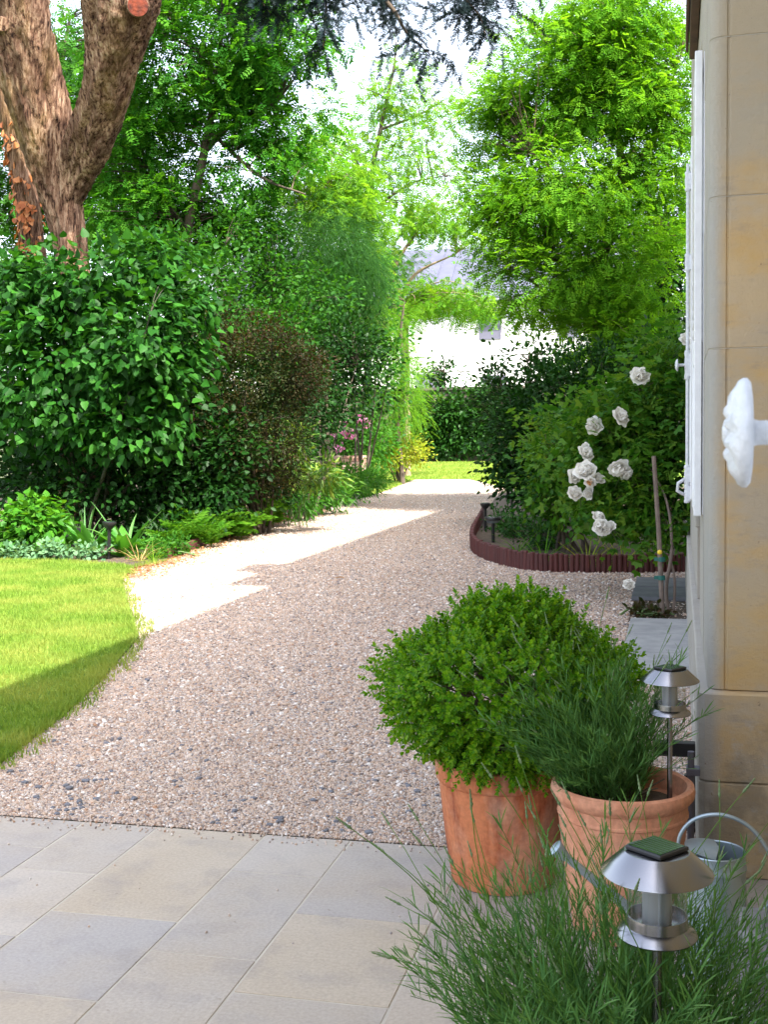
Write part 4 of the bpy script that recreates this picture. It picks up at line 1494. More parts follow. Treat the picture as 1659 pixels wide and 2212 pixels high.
shrub('dark_understorey_shrub', 'dark green shrub right of the brown leaved shrub, behind the spotted bush', 'shrub', gnd(650, 1060, 20),
      [EL(640, 880, 20, 110, 110), EL(740, 800, 22, 90, 120), EL(570, 960, 19, 90, 70)], M['dark'], T_OVAL, .09, 260, 36, .42, nstem=6, seed=4, shell=.4)
shrub('tall_green_shrub', 'leafy green shrub filling the gap between the heart leaved shrub and the weeping conifer', 'shrub', gnd(440, 1060, 21),
      [EL(430, 620, 21, 110, 110), EL(520, 690, 21, 120, 90), EL(620, 740, 22, 130, 80), EL(400, 760, 20.5, 90, 130), EL(330, 600, 22, 90, 80), EL(500, 530, 22, 55, 70), EL(380, 540, 22, 55, 60), EL(600, 620, 23, 60, 80), EL(570, 500, 23, 50, 60), EL(690, 640, 23, 70, 70)], M['deep'], T_OVAL, .11, 400, 30, .44, nstem=8, seed=51, shell=.4)
shrub('tall_green_shrub', 'tall mid green shrub between weeping conifer and pink flowers', 'shrub', gnd(780, 1040, 28),
      [EL(780, 700, 27, 80, 120), EL(800, 830, 28.5, 60, 90), EL(730, 700, 27, 70, 110), EL(820, 600, 27.5, 40, 70), EL(840, 780, 27, 30, 60), EL(800, 950, 32, 60, 60), EL(690, 920, 31.5, 60, 80)], M['mid'], T_OVAL, .12, 200, 34, .5, nstem=6, seed=5, shell=.4)
shrub('hedge', 'dark background hedge behind the cedar at the far left', 'hedge', gnd(200, 1000, 33),
      [EL(-50, 760, 33, 260, 200, 1.2), EL(250, 800, 33, 220, 170, 1.2), EL(480, 790, 33, 200, 170, 1.2), EL(640, 820, 33, 110, 130, 1.2), EL(380, 640, 34, 240, 110, 1.2), EL(620, 660, 34, 120, 120, 1.2)], M['ivy'], T_OVAL, .2, 480, 34, .7, nstem=8, seed=6, shell=.4)
shrub('spotted_laurel', 'spotted laurel with long pointed yellow green leaves beside the drive edge', 'shrub', gnd(640, 1075, 18.4),
      [EL(640, 955, 18, 38, 28, .3), EL(690, 1030, 17.6, 48, 34, .35), EL(575, 990, 18.4, 42, 40, .35), EL(630, 1010, 18.2, 40, 40, .3)], M['aucuba'], T_LANCE, .17, 90, 9, .16, nstem=6, droop=.6, big=260, seed=7, shell=.4, stemmat=M['green_stem'], out=1.0)
pk = shrub('pink_flowered_shrub', 'bush with round pink flower heads above the brick planter', 'shrub', gnd(750, 1010, 31),
           [EL(765, 985, 30.6, 40, 25, .4), EL(755, 940, 30.5, 40, 45, .5), EL(785, 915, 30.5, 25, 30, .4), EL(725, 960, 30.5, 25, 25, .4), EL(800, 960, 31, 30, 35, .4)], M['mid'], T_OVAL, .11, 90, 26, .32, nstem=5, seed=8, shell=.4)
fl_me = tmpl_mesh('petal', T([(0, 0, 0), (-.35, .3, .12), (-.3, .75, .25), (0, 1, .3), (.3, .75, .25), (.35, .3, .12)], [(0, 2, 1), (0, 3, 2), (0, 4, 3), (0, 5, 4)]), M['petal_pink'])


def flower_head(parent, c, r, rg, mesh, n=16):
    mb = MB()
    V, F = lathe_np([(.001, -1), (.6, -.75), (.85, -.2), (.7, .3), (.001, .6)], 8)
    mb.add(V * r * .45 + np.array(tuple(c)), F)
    f = link('flower', mb.mesh('flower', mesh.materials[0], smooth=True), parent)
    for i in range(n):
        d = nrmz(rg.normal(size=3) + np.array([0, -.6, .2]))
        a = nrmz(np.cross(d, rg.normal(size=3)) + d * .7)
        put('petal', mesh, f, np.array(tuple(c)) + d * r * .4, quat_of(a, d), r * .8, (0, 0, 0))


for (x, y) in ((750, 912), (742, 937), (750, 940), (759, 942), (776, 897), (791, 911), (728, 971), (738, 966), (723, 941), (766, 944), (779, 905), (757, 932), (795, 920)):
    flower_head(pk, P(x, y, 29.4), .115 * rg.uniform(.8, 1.2), rg, fl_me, 12)
# brick planter
bp = P(745, 1001, 30)
plant = thing('brick_planter', 'low pale brick planter box under the pink flowers', 'planter', (bp.x, bp.y, 0))
bme = MB().box(-.105, .105, -.05, .05, -.032, .032).mesh('brick', M['brick'], bevel=.004)
bme2 = MB().box(-.05, .05, -.105, .105, -.032, .032).mesh('brick', M['brick'], bevel=.004)
for r_ in range(12):
    z = .035 + r_ * .074
    for q in range(4 if r_ % 2 == 0 else 4):
        x = -.33 + q * .22 + (.055 if r_ % 2 else -.0)
        for yy in (-.33, .33):
            put('brick', bme, plant, (x, yy, z), None, 1.0, (0, 0, 0))
    for q in range(3):
        for xx in (-.40, .44):
            put('brick', bme2, plant, (xx, -.17 + q * .2, z), None, 1.0, (0, 0, 0))
link('soil', MB().box(-.36, .38, -.27, .27, 0, .82).mesh('soil', M['soil']), plant, world=False)
shrub('yellow_green_shrub', 'low yellow green shrub at the corner of the far lawn', 'shrub', gnd(860, 1005, 34),
      [EL(858, 962, 33.5, 45, 35, .5), EL(830, 985, 33, 40, 22, .4), EL(890, 980, 34, 30, 22, .4)], M['yellowish'], T_OVAL, .10, 90, 24, .3, nstem=5, seed=9, shell=.4)
shrub('climbing_ivy', 'dark ivy covering the end garden wall above the far lawn', 'ivy', gnd(980, 1002, 54.6),
      [EL(980, 950, 54.4, 95, 45, .35), EL(960, 890, 54.4, 70, 50, .35), EL(1050, 900, 54.4, 90, 70, .35), EL(900, 930, 54.4, 60, 50, .35)], M['ivy'], T_OVAL, .22, 260, 26, .5, nstem=6, seed=10, shell=.5)
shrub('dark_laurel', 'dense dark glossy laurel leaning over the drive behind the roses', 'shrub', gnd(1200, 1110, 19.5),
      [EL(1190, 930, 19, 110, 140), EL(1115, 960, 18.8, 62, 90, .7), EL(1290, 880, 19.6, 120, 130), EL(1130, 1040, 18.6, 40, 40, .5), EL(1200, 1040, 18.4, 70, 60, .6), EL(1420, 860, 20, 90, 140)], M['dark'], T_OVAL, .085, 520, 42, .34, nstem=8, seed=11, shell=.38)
shrub('camellia_shrub', 'glossy medium green shrub at the left foot of the roses', 'shrub', gnd(1230, 1160, 14.6),
      [EL(1200, 1000, 14.4, 55, 80, .5), EL(1240, 930, 14.6, 60, 50, .5), EL(1260, 1075, 14.4, 80, 45, .5), EL(1180, 1080, 14.4, 30, 40, .3)], M['rose_leaf'], T_OVAL, .085, 200, 20, .24, nstem=6, droop=.4, seed=12, shell=.4)

# --- climbing rose by the facade
rb = gnd(1445, 1330, 9.95)
rose = shrub('rose_bush', 'climbing rose with large white blooms leaning against the house corner', 'rose bush', rb,
             [EL(1330, 960, 11, 80, 100, .45), EL(1420, 930, 10.8, 65, 120, .35), EL(1400, 1060, 10.6, 85, 75, .35), EL(1445, 1140, 10.4, 40, 45, .25), EL(1290, 1040, 11.2, 55, 90, .4), EL(1440, 790, 11, 40, 60, .3),
              EL(1330, 1085, 11, 60, 45, .35), EL(1275, 930, 11.3, 30, 40, .25), EL(1385, 850, 10.6, 40, 40, .2), EL(1300, 860, 11.2, 25, 30, .15), EL(1180, 950, 11.6, 35, 40, .2)],
             M['rose_bush_leaf'], T_ROSE, .15, 400, 12, .19, nstem=0, droop=.3, big=300, seed=13, shell=.45, stemmat=M['twig'])
V, F = tube_np(spline([rb, P(1440, 1270, 9.95), P(1452, 1180, 10.0), P(1440, 1080, 10.2), P(1400, 1000, 10.6)], 24), np.linspace(.017, .008, 24), 8)
link('stem', fast('stem', V, F, M['stake'], True), rose)
V, F = tube_np(spline([rb + Vector((.04, .02, 0)), P(1458, 1250, 9.98), P(1446, 1200, 10.0)], 14), np.linspace(.014, .010, 14), 6)
link('stem', fast('stem', V, F, M['stake'], True), rose)


def petal_mesh(mat, cup):
    n = 5
    V, F = [], []
    for i in range(n):
        for j in range(n):
            u, v = (i / (n - 1) - .5), j / (n - 1)
            wd = 1.6 * math.sin(math.pi * min(.93, .12 + v * .78)) ** .7
            x = u * wd
            V.append((x, v * (1 - .25 * u * u * 4 * v), cup * v * v * .8 + .5 * x * x - (.22 * max(0, v - .75) * 4 * v)))
    for i in range(n - 1):
        for j in range(n - 1):
            a = i * n + j
            F.append((a, a + n, a + n + 1, a + 1))
    return fast('petal', V, F, mat, True)


PW = [petal_mesh(M['petal_white'], .35), petal_mesh(M['petal_white'], .8), petal_mesh(M['petal_white'], 1.4)]
PP = [petal_mesh(M['petal_white'], .35), petal_mesh(M['petal_white'], .7), petal_mesh(M['petal_peach'], .8)]


def rose_flower(x, y, Y, r, rg, peach=False, face=None):
    r *= 1.06 * float(rg.uniform(.85, 1.12))
    c = P(x, y, Y - (.34 if Y > 9.5 else 0))
    f = face if face is not None else np.array([rg.normal() * .7, -1, .3 + rg.normal() * .6])
    f = nrmz(np.asarray(f, float))
    mb = MB()
    V, F = lathe_np([(.001, -.5), (.35, -.4), (.42, 0), (.25, .35), (.001, .45)], 8)
    q = Vector(tuple(f)).to_track_quat('Z', 'Y')
    V = np.array([tuple(q @ Vector(tuple(v)) * r * .55) for v in V]) + np.array(tuple(c))
    mb.add(V, F)
    fo = link('flower', mb.mesh('flower', M['petal_peach'] if peach else M['petal_white'], smooth=True), rose)
    if Y > 9.5:
        V, F = tube_np(bez(c - Vector(tuple(f)) * r * .3, c + Vector((rg.normal() * .05, .25, -.02)), c + Vector((rg.normal() * .1, .62, -.22)), 7), np.linspace(.0045, .007, 7), 5)
        link('flower_stem', fast('flower_stem', V, F, M['green_stem'], True), rose)
    u = nrmz(np.cross(f, [0, 0, 1]))
    v = np.cross(f, u)
    sets = PP if peach else PW
    for ring, (cnt, tilt, L, off) in enumerate(((7, .20, 1.0, 0.0), (6, .62, .9, .10), (6, .98, .78, .2), (4, 1.25, .62, .25))):
        for i in range(cnt):
            a = 2 * math.pi * (i + .5 * (ring % 2)) / cnt + rg.normal() * .2
            rad = math.cos(a) * u + math.sin(a) * v
            tl = tilt + rg.normal() * .15
            ax = rad * math.cos(tl) + f * math.sin(tl)
            nr = f * math.cos(tl) - rad * math.sin(tl)
            put('petal', sets[min(ring, 2)], fo, np.array(tuple(c)) + rad * r * .06 * (3 - ring) + f * r * off * .3, quat_of(ax, nr), r * L * float(rg.uniform(.85, 1.1)), (0, 0, 0))


rr_ = np.random.default_rng(31)
for (x, y, Y, r, pch) in ((1382, 816, 10.7, .072, 0), (1337, 903, 10.5, .082, 0), (1285, 921, 10.9, .075, 0), (1263, 981, 10.8, .068, 0), (1268, 967, 10.85, .045, 0), (1266, 1021, 10.6, .09, 0), (1276, 1040, 10.55, .045, 1),
                          (1238, 1028, 10.7, .055, 0), (1293, 1036, 10.65, .05, 0), (1240, 1067, 10.6, .072, 0), (1278, 1066, 10.7, .065, 0), (1336, 1007, 10.5, .072, 0), (1352, 1020, 10.52, .055, 0),
                          (1291, 1121, 10.5, .055, 0), (1300, 1137, 10.45, .07, 0), (1318, 1140, 10.5, .05, 0), (1358, 1263, 9.4, .04, 0), (1484, 735, 10.9, .06, 0)):
    rose_flower(x, y, Y, r, rr_, bool(pch))
sk = gnd(1432, 1335, 9.85)
stake = thing('wooden_stake', 'thin grey wooden stake supporting the white climbing rose', 'stake', sk)
mb = MB().tube([sk, P(1424, 1150, 9.85), P(1413, 985, 9.85)], [.020, .019, .017], 8)
link('post', mb.mesh('post', M['stake'], smooth=False), stake)
for (x, y) in ((1430, 1208), (1430, 1248)):
    c = P(x, y, 9.85)
    mb = MB().tube([c + Vector((0, 0, -.018)), c + Vector((0, 0, .018))], .030, 10).box(c.x - .06, c.x - .02, c.y - .012, c.y + .012, c.z - .012, c.z + .014)
    link('tie', mb.mesh('tie', M['teal_tie']), stake)
c = P(1426, 1193, 9.78)
link('tag', MB().lathe([(.001, -.02), (.016, -.014), (.02, 0), (.016, .014), (.001, .02)], 10, tuple(c)).mesh('tag', M['yellow'], smooth=True), stake)

# --- log edgings
def log_edging(label, line, top, w_, n):
    base = Vector((line[0][0], line[0][1], 0))
    t = thing('log_edging', label, 'edging', base, 'dark red log edgings along the drive')
    p = spline([(a, b, 0) for a, b in line], 400)
    s = np.r_[0, np.cumsum(np.linalg.norm(np.diff(p, axis=0), axis=1))]
    cnt = min(n, int(s[-1] / w_))
    r = w_ * .5
    mb = MB().lathe([(.0005, 0), (r, 0), (r, 1 - .06), (r * .8, 1 - .015), (.0005, 1)], 8)
    me = mb.mesh('log', M['log'])
    for i in range(cnt):
        q = [np.interp(i * s[-1] / cnt, s, p[:, kx]) for kx in range(3)]
        o = put('log', me, t, q, None, 1.0, base)
        o.scale = (1, 1, top + rs.uniform(-.012, .012))
        o.rotation_euler = (rs.uniform(-.03, .03), rs.uniform(-.03, .03), rs.uniform(0, 6))


log_edging('dark red log edging curving round the rose bed on the right of the drive', log_line, .20, .056, 300)
log_edging('low dark red log edging half hidden by ferns on the left of the drive', [(-6.12, 13.6), (-6.22, 14.5), (-6.47, 16.5), (-6.74, 18.6), (-6.80, 20.4)], .13, .056, 300)

# --- ground layer on the left
shrub('broad_leaved_plant', 'low mound of bright green pointed leaves at the left end of the bed', 'plant', gnd(80, 1195, 13.9),
      [EL(60, 1125, 13.8, 75, 42, .4), EL(120, 1150, 13.8, 45, 30, .3), EL(20, 1160, 13.7, 60, 35, .4), EL(90, 1100, 14, 50, 30, .4)], M['cover'], T_HEART, .10, 120, 14, .18, nstem=5, droop=.5, big=280, seed=14, shell=.4, stemmat=M['green_stem'])
shrub('ivy_ground_cover', 'silvery green ivy fringe between the lawn and the pointed leaved mound', 'ground cover', gnd(60, 1207, 13.4),
      [EL(30, 1192, 13.3, 45, 14, .15), EL(110, 1190, 13.3, 50, 12, .15), EL(190, 1190, 13.3, 45, 10, .15)], M['silver'], T_HEART, .06, 70, 12, .1, nstem=4, droop=.2, seed=15, shell=.5, stemmat=M['green_stem'])


def blade_plant(name, label, cat, base, n, L, wd, mat, spread, seed, broad=False, leafname='leaf', group=None):
    r = np.random.default_rng(seed)
    base = Vector(tuple(base))
    t = thing(name, label, cat, base, group)
    mes = []
    for q in range(5):
        V, F = [], []
        m_ = 7
        bend = r.uniform(.15, .8)
        for i in range(m_):
            u = i / (m_ - 1)
            ww = wd * (math.sin(math.pi * (.08 + .92 * u) ** (.75 if broad else .5)) if broad else (1 - u ** 2.2) * .5 + .02)
            y, z = bend * u * u * .7, u * (1 - .25 * bend * u)
            V += [(-ww, y - .05 * broad * (1 - u), z), (0, y + .25 * wd, z), (ww, y - .05 * broad * (1 - u), z)]
        for i in range(m_ - 1):
            a = i * 3
            F += [(a, a + 1, a + 4, a + 3), (a + 1, a + 2, a + 5, a + 4)]
        mes.append(fast(leafname, V, F, mat, True))
    for i in range(n):
        a = 2 * math.pi * i / n + r.normal() * .3
        tilt = spread * r.uniform(.2, 1.1)
        q = Quaternion((0, 0, 1), a) @ Quaternion((1, 0, 0), -tilt)
        put(leafname, mes[i % 5], t, base + Vector((math.cos(a + 1.57) * .03, math.sin(a + 1.57) * .03, 0)), q, float(L * r.uniform(.65, 1.1)), base)
    return t


G_BL = 'strap leaved clumps in the beds'
blade_plant('hosta_plant', 'broad leaved green clump just right of the black garden light', 'plant', gnd(268, 1190, 13.7), 15, .56, .16, M['hosta'], .9, 1, True)
blade_plant('hosta_plant', 'broad leaved green clump just left of the black garden light', 'plant', gnd(196, 1195, 13.7), 14, .52, .15, M['hosta'], .7, 2, True)
blade_plant('iris_plant', 'upright grey green iris blades behind the black garden light at left', 'plant', gnd(183, 1185, 14.0), 9, .86, .05, M['iris'], .25, 3)
blade_plant('iris_plant', 'fan of wide pale green iris blades right of the black garden light', 'plant', gnd(272, 1185, 13.9), 9, .78, .06, M['iris'], .75, 4)
blade_plant('dry_grass_tuft', 'straw coloured dry tuft at the corner of the lawn and the drive', 'grass tuft', gnd(300, 1205, 13.2), 40, .38, .022, M['straw'], 1.2, 5)
blade_plant('grass_tuft', 'yellow green grass tuft beside the straw coloured one', 'grass tuft', gnd(330, 1208, 13.2), 44, .34, .02, M['bright'], 1.2, 6)
for i, (x, y, Y, n, lab) in enumerate(((1175, 1200, 13.6, 22, 'green strap leaved clump at the left inside the log edging'), (1120, 1185, 14.6, 18, 'green strap leaved clump beside the flat black garden light'),
                                       (1270, 1200, 13.3, 26, 'yellowish strap leaved clump below the lowest white rose'), (1350, 1200, 13.2, 22, 'yellowish strap leaved clump inside the log edging near the house'))):
    blade_plant('strap_leaved_plant', lab, 'plant', gnd(x, y - 6, Y), n, .5, .03, M['fern'] if i < 2 else M['yellowish'], 1.1, 20 + i, group=G_BL)
shrub('ground_cover', 'feathery dark green ground cover inside the log edging', 'ground cover', gnd(1130, 1140, 16.5),
      [EL(1120, 1140, 16.5, 50, 22, .8), EL(1180, 1160, 15, 50, 20, .5), EL(1080, 1125, 17.6, 20, 14, .4)], M['ivy'], T_DIA, .06, 90, 26, .16, nstem=4, seed=16, shell=.5)


def fern(x, y, Y, L, n, seed, label):
    r = np.random.default_rng(seed)
    base = gnd(x, y, Y)
    t = thing('fern', label, 'fern', base, 'ferns along the left edge of the drive')
    for i in range(n):
        a = 2 * math.pi * i / n + r.normal() * .25
        d = np.array([math.cos(a), math.sin(a), .35 + r.uniform(0, 1.3)])
        put('frond', FERN_ME, t, base + Vector((0, 0, .02)), quat_of(d, [0, 0, 1]), float(L * r.uniform(.7, 1.1)), base)


FERN_ME = tmpl_mesh('frond', T_FERN, M['fern'])
fspots = [(365, 1175, 14.4, .55), (400, 1165, 14.9, .7), (440, 1150, 15.4, .75), (470, 1135, 15.8, .7), (500, 1125, 16.3, .75), (530, 1115, 16.9, .7), (560, 1108, 17.5, .75), (455, 1165, 14.9, .5),
          (520, 1140, 16.1, .5), (590, 1100, 18.2, .7), (410, 1130, 16.4, .7), (480, 1105, 17.3, .7)]
names = ['frontmost fern, at the corner between lawn and drive', 'second fern from the lawn corner, pale and full', 'full fern where the left log edging begins', 'fern in the middle of the pale fern row',
         'fern leaning over the left log edging', 'fern near the brown leaved shrub, by the edging', 'fern below the spotted laurel, left side', 'small fern at the drive edge before the full ones',
         'small fern spilling over the log edging further up', 'farthest fern of the row, below the spotted laurel', 'fern set back in shade behind the lawn corner ferns', 'fern set back under the brown leaved shrub']
for i, ((x, y, Y, L), nm) in enumerate(zip(fspots, names)):
    fern(x, y, Y, L * .92, 11, 40 + i, nm)
shrub('low_green_plants', 'low mixed green foliage along the far part of the left bed edge', 'plant', gnd(720, 1070, 21.5),
      [EL(640, 1080, 19.5, 60, 22, .5), EL(700, 1065, 21, 60, 26, .6), EL(760, 1045, 24, 50, 24, .7), EL(800, 1035, 27, 35, 20, .8), EL(740, 1030, 25, 50, 25, .6)], M['mid'], T_LANCE, .14, 190, 22, .25, nstem=8, seed=17, shell=.5, stemmat=M['green_stem'])
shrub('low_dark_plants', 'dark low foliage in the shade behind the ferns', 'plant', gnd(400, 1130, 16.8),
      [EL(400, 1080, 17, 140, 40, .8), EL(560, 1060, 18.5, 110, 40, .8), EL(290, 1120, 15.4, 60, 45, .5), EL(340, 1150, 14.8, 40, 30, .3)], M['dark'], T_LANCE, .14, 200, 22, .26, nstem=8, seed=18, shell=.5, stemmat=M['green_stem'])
shrub('bedding_plant', 'small leafy bedding plant at the very corner of the drive', 'plant', gnd(385, 1200, 13.9),
      [EL(380, 1180, 13.9, 34, 24, .2), EL(340, 1185, 13.6, 36, 20, .2), EL(300, 1192, 13.5, 24, 10, .15)], M['mid'], T_OVAL, .055, 80, 14, .1, nstem=4, seed=19, shell=.5, stemmat=M['green_stem'])
shrub('bedding_plant', 'tiny dark plant at the foot of the rose stake by the house', 'plant', gnd(1405, 1335, 9.8),
      [EL(1405, 1325, 9.8, 30, 8, .12)], M['brown'], T_OVAL, .05, 26, 14, .07, nstem=3, seed=20, shell=.5, stemmat=M['green_stem'])
# dry leaves swept against the left bed
n_ = 2600
pts = spline([(p[0] + .12, p[1], 0) for p in left_edge[7:14]], 400)
ii = RNG.integers(0, 400, n_)
lp2 = pts[ii] + np.stack([np.abs(RNG.normal(0, .22, n_)) - .12, RNG.normal(0, .1, n_), RNG.uniform(.008, .03, n_)], -1)
lit = leaf_cloud_mesh('leaf_litter', lp2, nrmz(RNG.normal(size=(n_, 3)) * np.array([1, 1, .12])), np.array([[0, 0, 1.0]]) + RNG.normal(size=(n_, 3)) * .3, RNG.uniform(.02, .05, n_), T_DIA, M['litter'])
tag(link('leaf_litter', lit), 'scatter of dry brown leaves along the left bed edge', 'leaf litter', kind='stuff')
stick = thing('dry_twig', 'short reddish brown twig lying alone on the shaded gravel', 'twig', gnd(735, 1258, 11.9))
link('stick', MB().tube([stick.location + Vector((-.05, 0, .015)), stick.location + Vector((0, .01, .022)), stick.location + Vector((.05, -.005, .014))], [.004, .006, .003], 6).mesh('stick', M['litter']), stick)

# ================================================================== GARDEN LIGHTS
def black_light(label, base, h, disc=.075, flat=False, tilt=(0, 0)):
    base = Vector(tuple(base))
    t = thing('garden_light', label, 'garden light', base, 'small black solar garden lights')
    t.rotation_euler = (tilt[0], tilt[1], 0)
    mb = MB().lathe([(.0005, -.02), (.022, -.02), (.022, h - .12), (.026, h - .10), (.026, h - .085), (.001, h - .085)], 12)
    link('post', mb.mesh('post', M['black'], auto=40), t, world=False)
    hd = [(.02, h - .09), (disc * .55, h - .075), (disc * .9, h - .04), (disc, h - .02), (disc, h), (disc * .9, h + .004), (.001, h + .004)]
    if flat:
        hd = [(.02, h - .09), (.03, h - .05), (disc, h - .03), (disc * 1.05, h), (disc, h + .012), (.001, h + .012)]
    link('lamp_head', MB().lathe(hd, 18).mesh('lamp_head', M['black'], auto=40), t, world=False)
    link('lens', MB().lathe([(disc * .6, h - .068), (disc * .97, h - .024), (disc * .99, h - .020)], 18).mesh('lens', M['galv'], smooth=True), t, world=False)
    link('solar_panel', MB().lathe([(.001, h + .009 + .006 * flat), (disc * .7, h + .008 + .006 * flat), (disc * .72, h + .003)], 18).mesh('solar_panel', M['panel']), t, world=False)
    return t


black_light('black solar garden light standing between the broad leaved clumps at left', gnd(234, 1204, 13.35), .47, .085, False, (0, .05))
black_light('round topped black garden light at the left tip of the log edging', gnd(1049, 1148, 17.5), .44, .075)
black_light('flat topped black garden light just inside the log edging', gnd(1066, 1178, 15.7), .36, .11, True)
black_light('black garden light farthest up the drive, against the dark laurel', gnd(1106, 1112, 21.4), .38, .07)
for (x, y, Y, lb) in ((490, 1082, 17.6, 'small grey topped garden light behind the ferns below the brown shrub'), (595, 1066, 19.6, 'small grey topped garden light below the spotted laurel, left'),
                      (682, 1056, 22, 'small grey topped garden light below the spotted laurel, right')):
    v = P(x, y, Y)
    black_light(lb, (v.x, v.y, 0), max(.3, v.z + .03), .09, True)


def steel_light(label, cap, base_z):
    """brushed steel solar light; cap = centre of the shade's rim"""
    cap = Vector(tuple(cap))
    t = thing('solar_light', label, 'solar light', (cap.x, cap.y, base_z), 'steel solar lights in the pots')
    h = cap.z - base_z
    s = .086 / .093
    L = lambda prof: [(r * s, h + z * s) for r, z in prof]
    link('shade', MB().lathe(L([(.0915, -.001), (.093, 0), (.0925, .0022), (.0575, .0345), (.054, .0375), (.001, .0385), (.001, .035), (.051, .034), (.0905, .0)]), 48).mesh('shade', M['steel'], auto=35), t, world=False)
    pm = MB().box(-.0375 * s, .0375 * s, -.0375 * s, .0375 * s, h + .038 * s, h + .0455 * s)
    p = link('solar_panel', pm.mesh('solar_panel', M['black'], bevel=.0022, seg=2), t, world=False)
    link('cell', MB().box(-.033 * s, .033 * s, -.033 * s, .033 * s, h + .0457 * s, h + .0463 * s).mesh('cell', M['panel']), p, world=False)
    gl = MB()
    for i in range(1, 8):
        x = (-.033 + i * .00825) * s
        gl.box(x - .0003, x + .0003, -.033 * s, .033 * s, h + .0464 * s, h + .0467 * s)
    link('grid_lines', gl.mesh('grid_lines', M['panel_line']), p, world=False)
    p.rotation_euler = (0, 0, R(52))
    link('glass', MB().lathe(L([(.049, -.088), (.049, -.002)]), 40).mesh('glass', M['glass'], smooth=True), t, world=False)
    link('diffuser', MB().lathe(L([(.001, -.084), (.0245, -.084), (.0245, -.001), (.001, -.001)]), 32).mesh('diffuser', M['white_diffuser'], auto=40), t, world=False)
    link('dish', MB().lathe(L([(.051, -.076), (.0505, -.072), (.049, -.072), (.047, -.086), (.001, -.087), (.001, -.101), (.02, -.103), (.055, -.109), (.0655, -.108), (.067, -.1055), (.064, -.0995), (.052, -.090), (.051, -.076)]), 48)
         .mesh('dish', M['steel'], auto=35), t, world=False)
    link('pole', MB().lathe([(.0005, -.1), (.0078, -.1), (.0078, h - .118 * s), (.016, h - .108 * s), (.016, h - .1 * s), (.001, h - .1 * s)], 20).mesh('pole', M['steel'], auto=35), t, world=False)
    return t


# ================================================================== POTS
def pot(name, label, c, prof, mat, soil_z, soil_r, n=56):
    t = thing(name, label, 'flower pot', c)
    link('body', MB().lathe(prof, n).mesh('body', mat, auto=35), t, world=False)
    V, F = lathe_np([(.001, soil_z + .012), (soil_r * .5, soil_z + .01), (soil_r, soil_z)], 24)
    r = np.random.default_rng(3)
    V = V + r.normal(size=V.shape) * .003
    link('soil', fast('soil', V, F, M['soil'], True), t, world=False)
    return t


pot('terracotta_pot', 'large reddish weathered terracotta pot under the round box bush', (-.585, 4.0, .003),
    [(.001, .0), (.172, .0), (.178, .008), (.20, .17), (.216, .335), (.2165, .348), (.2235, .353), (.2285, .362), (.232, .41), (.230, .420), (.222, .424), (.212, .420), (.208, .40), (.205, .36), (.001, .355)], M['terra_red'], .36, .206)
p2 = P(1345, 1695, 3.66)
pot('terracotta_pot', 'pink terracotta pot with a rolled rim holding lavender by the wall', (p2.x, p2.y, .003),
    [(.001, 0), (.145, 0), (.152, .008), (.176, .18), (.194, .345), (.1945, .362), (.199, .366), (.199, .372), (.196, .376), (.197, .405), (.206, .412), (.216, .425), (.2185, .440), (.215, .455), (.205, .461), (.194, .456),
     (.188, .44), (.186, .40), (.001, .39)], M['terra_pink'], .395, .186)
p3 = (-.11, 1.93)
pot('terracotta_pot', 'orange terracotta pot at the bottom edge, hidden by the nearest lavender', (p3[0], p3[1], .003),
    [(.001, 0), (.14, 0), (.147, .008), (.17, .2), (.188, .40), (.20, .41), (.208, .43), (.208, .455), (.198, .468), (.187, .46), (.18, .41), (.001, .40)], M['terra_red'], .41, .18)

# --- box bush
rgb_ = np.random.default_rng(12)
bc = Vector((-.56, 4.04, .652))
box = thing('box_bush', 'clipped round box bush in the large reddish pot', 'shrub', (-.585, 4.0, .37))


def box_leaves():
    n = 4200
    d = nrmz(rgb_.normal(size=(n, 3)))
    d[:, 2] = np.where(d[:, 2] < -.9, -d[:, 2], d[:, 2])
    bumpy = 1 + .05 * np.sin(5 * d[:, 0] + 1) + .05 * np.sin(6 * d[:, 1] * 1.3 + 2) + .05 * np.sin(7 * d[:, 2])
    inner = rgb_.uniform(0, 1, n) < .22
    sc = np.where(inner, rgb_.uniform(.65, .9, n), rgb_.uniform(.90, 1.04, n) + .12 * (rgb_.uniform(0, 1, n) < .10)) * bumpy
    tip = np.array(tuple(bc)) + d * np.array([.435, .42, .312]) * sc[:, None]
    up = nrmz(d / np.array([.435, .42, .312]) + np.array([0, 0, .35]) + rgb_.normal(size=(n, 3)) * .3)
    P_, A_, N_ = [], [], []
    for i in range(n):
        u = up[i]
        s = nrmz(np.cross(u, rgb_.normal(size=3)))
        s2 = np.cross(u, s)
        L = rgb_.uniform(.03, .055)
        m_ = 7
        for j in range(m_):
            t = j / (m_ - 1)
            a = (j % 2) * math.pi / 2
            for sg in (-1, 1):
                rad = (math.cos(a) * s + math.sin(a) * s2) * sg
                P_.append(tip[i] - u * L * (1 - t))
                A_.append(rad * (1.0 - .45 * t) + u * (.35 + .5 * t) + rgb_.normal(size=3) * .15)
                N_.append(u * .9 - rad * (.3 + .4 * t) + rgb_.normal(size=3) * .2)
    return np.array(P_), nrmz(np.array(A_)), np.array(N_), tip


bpos, bax, bnr, btip = box_leaves()
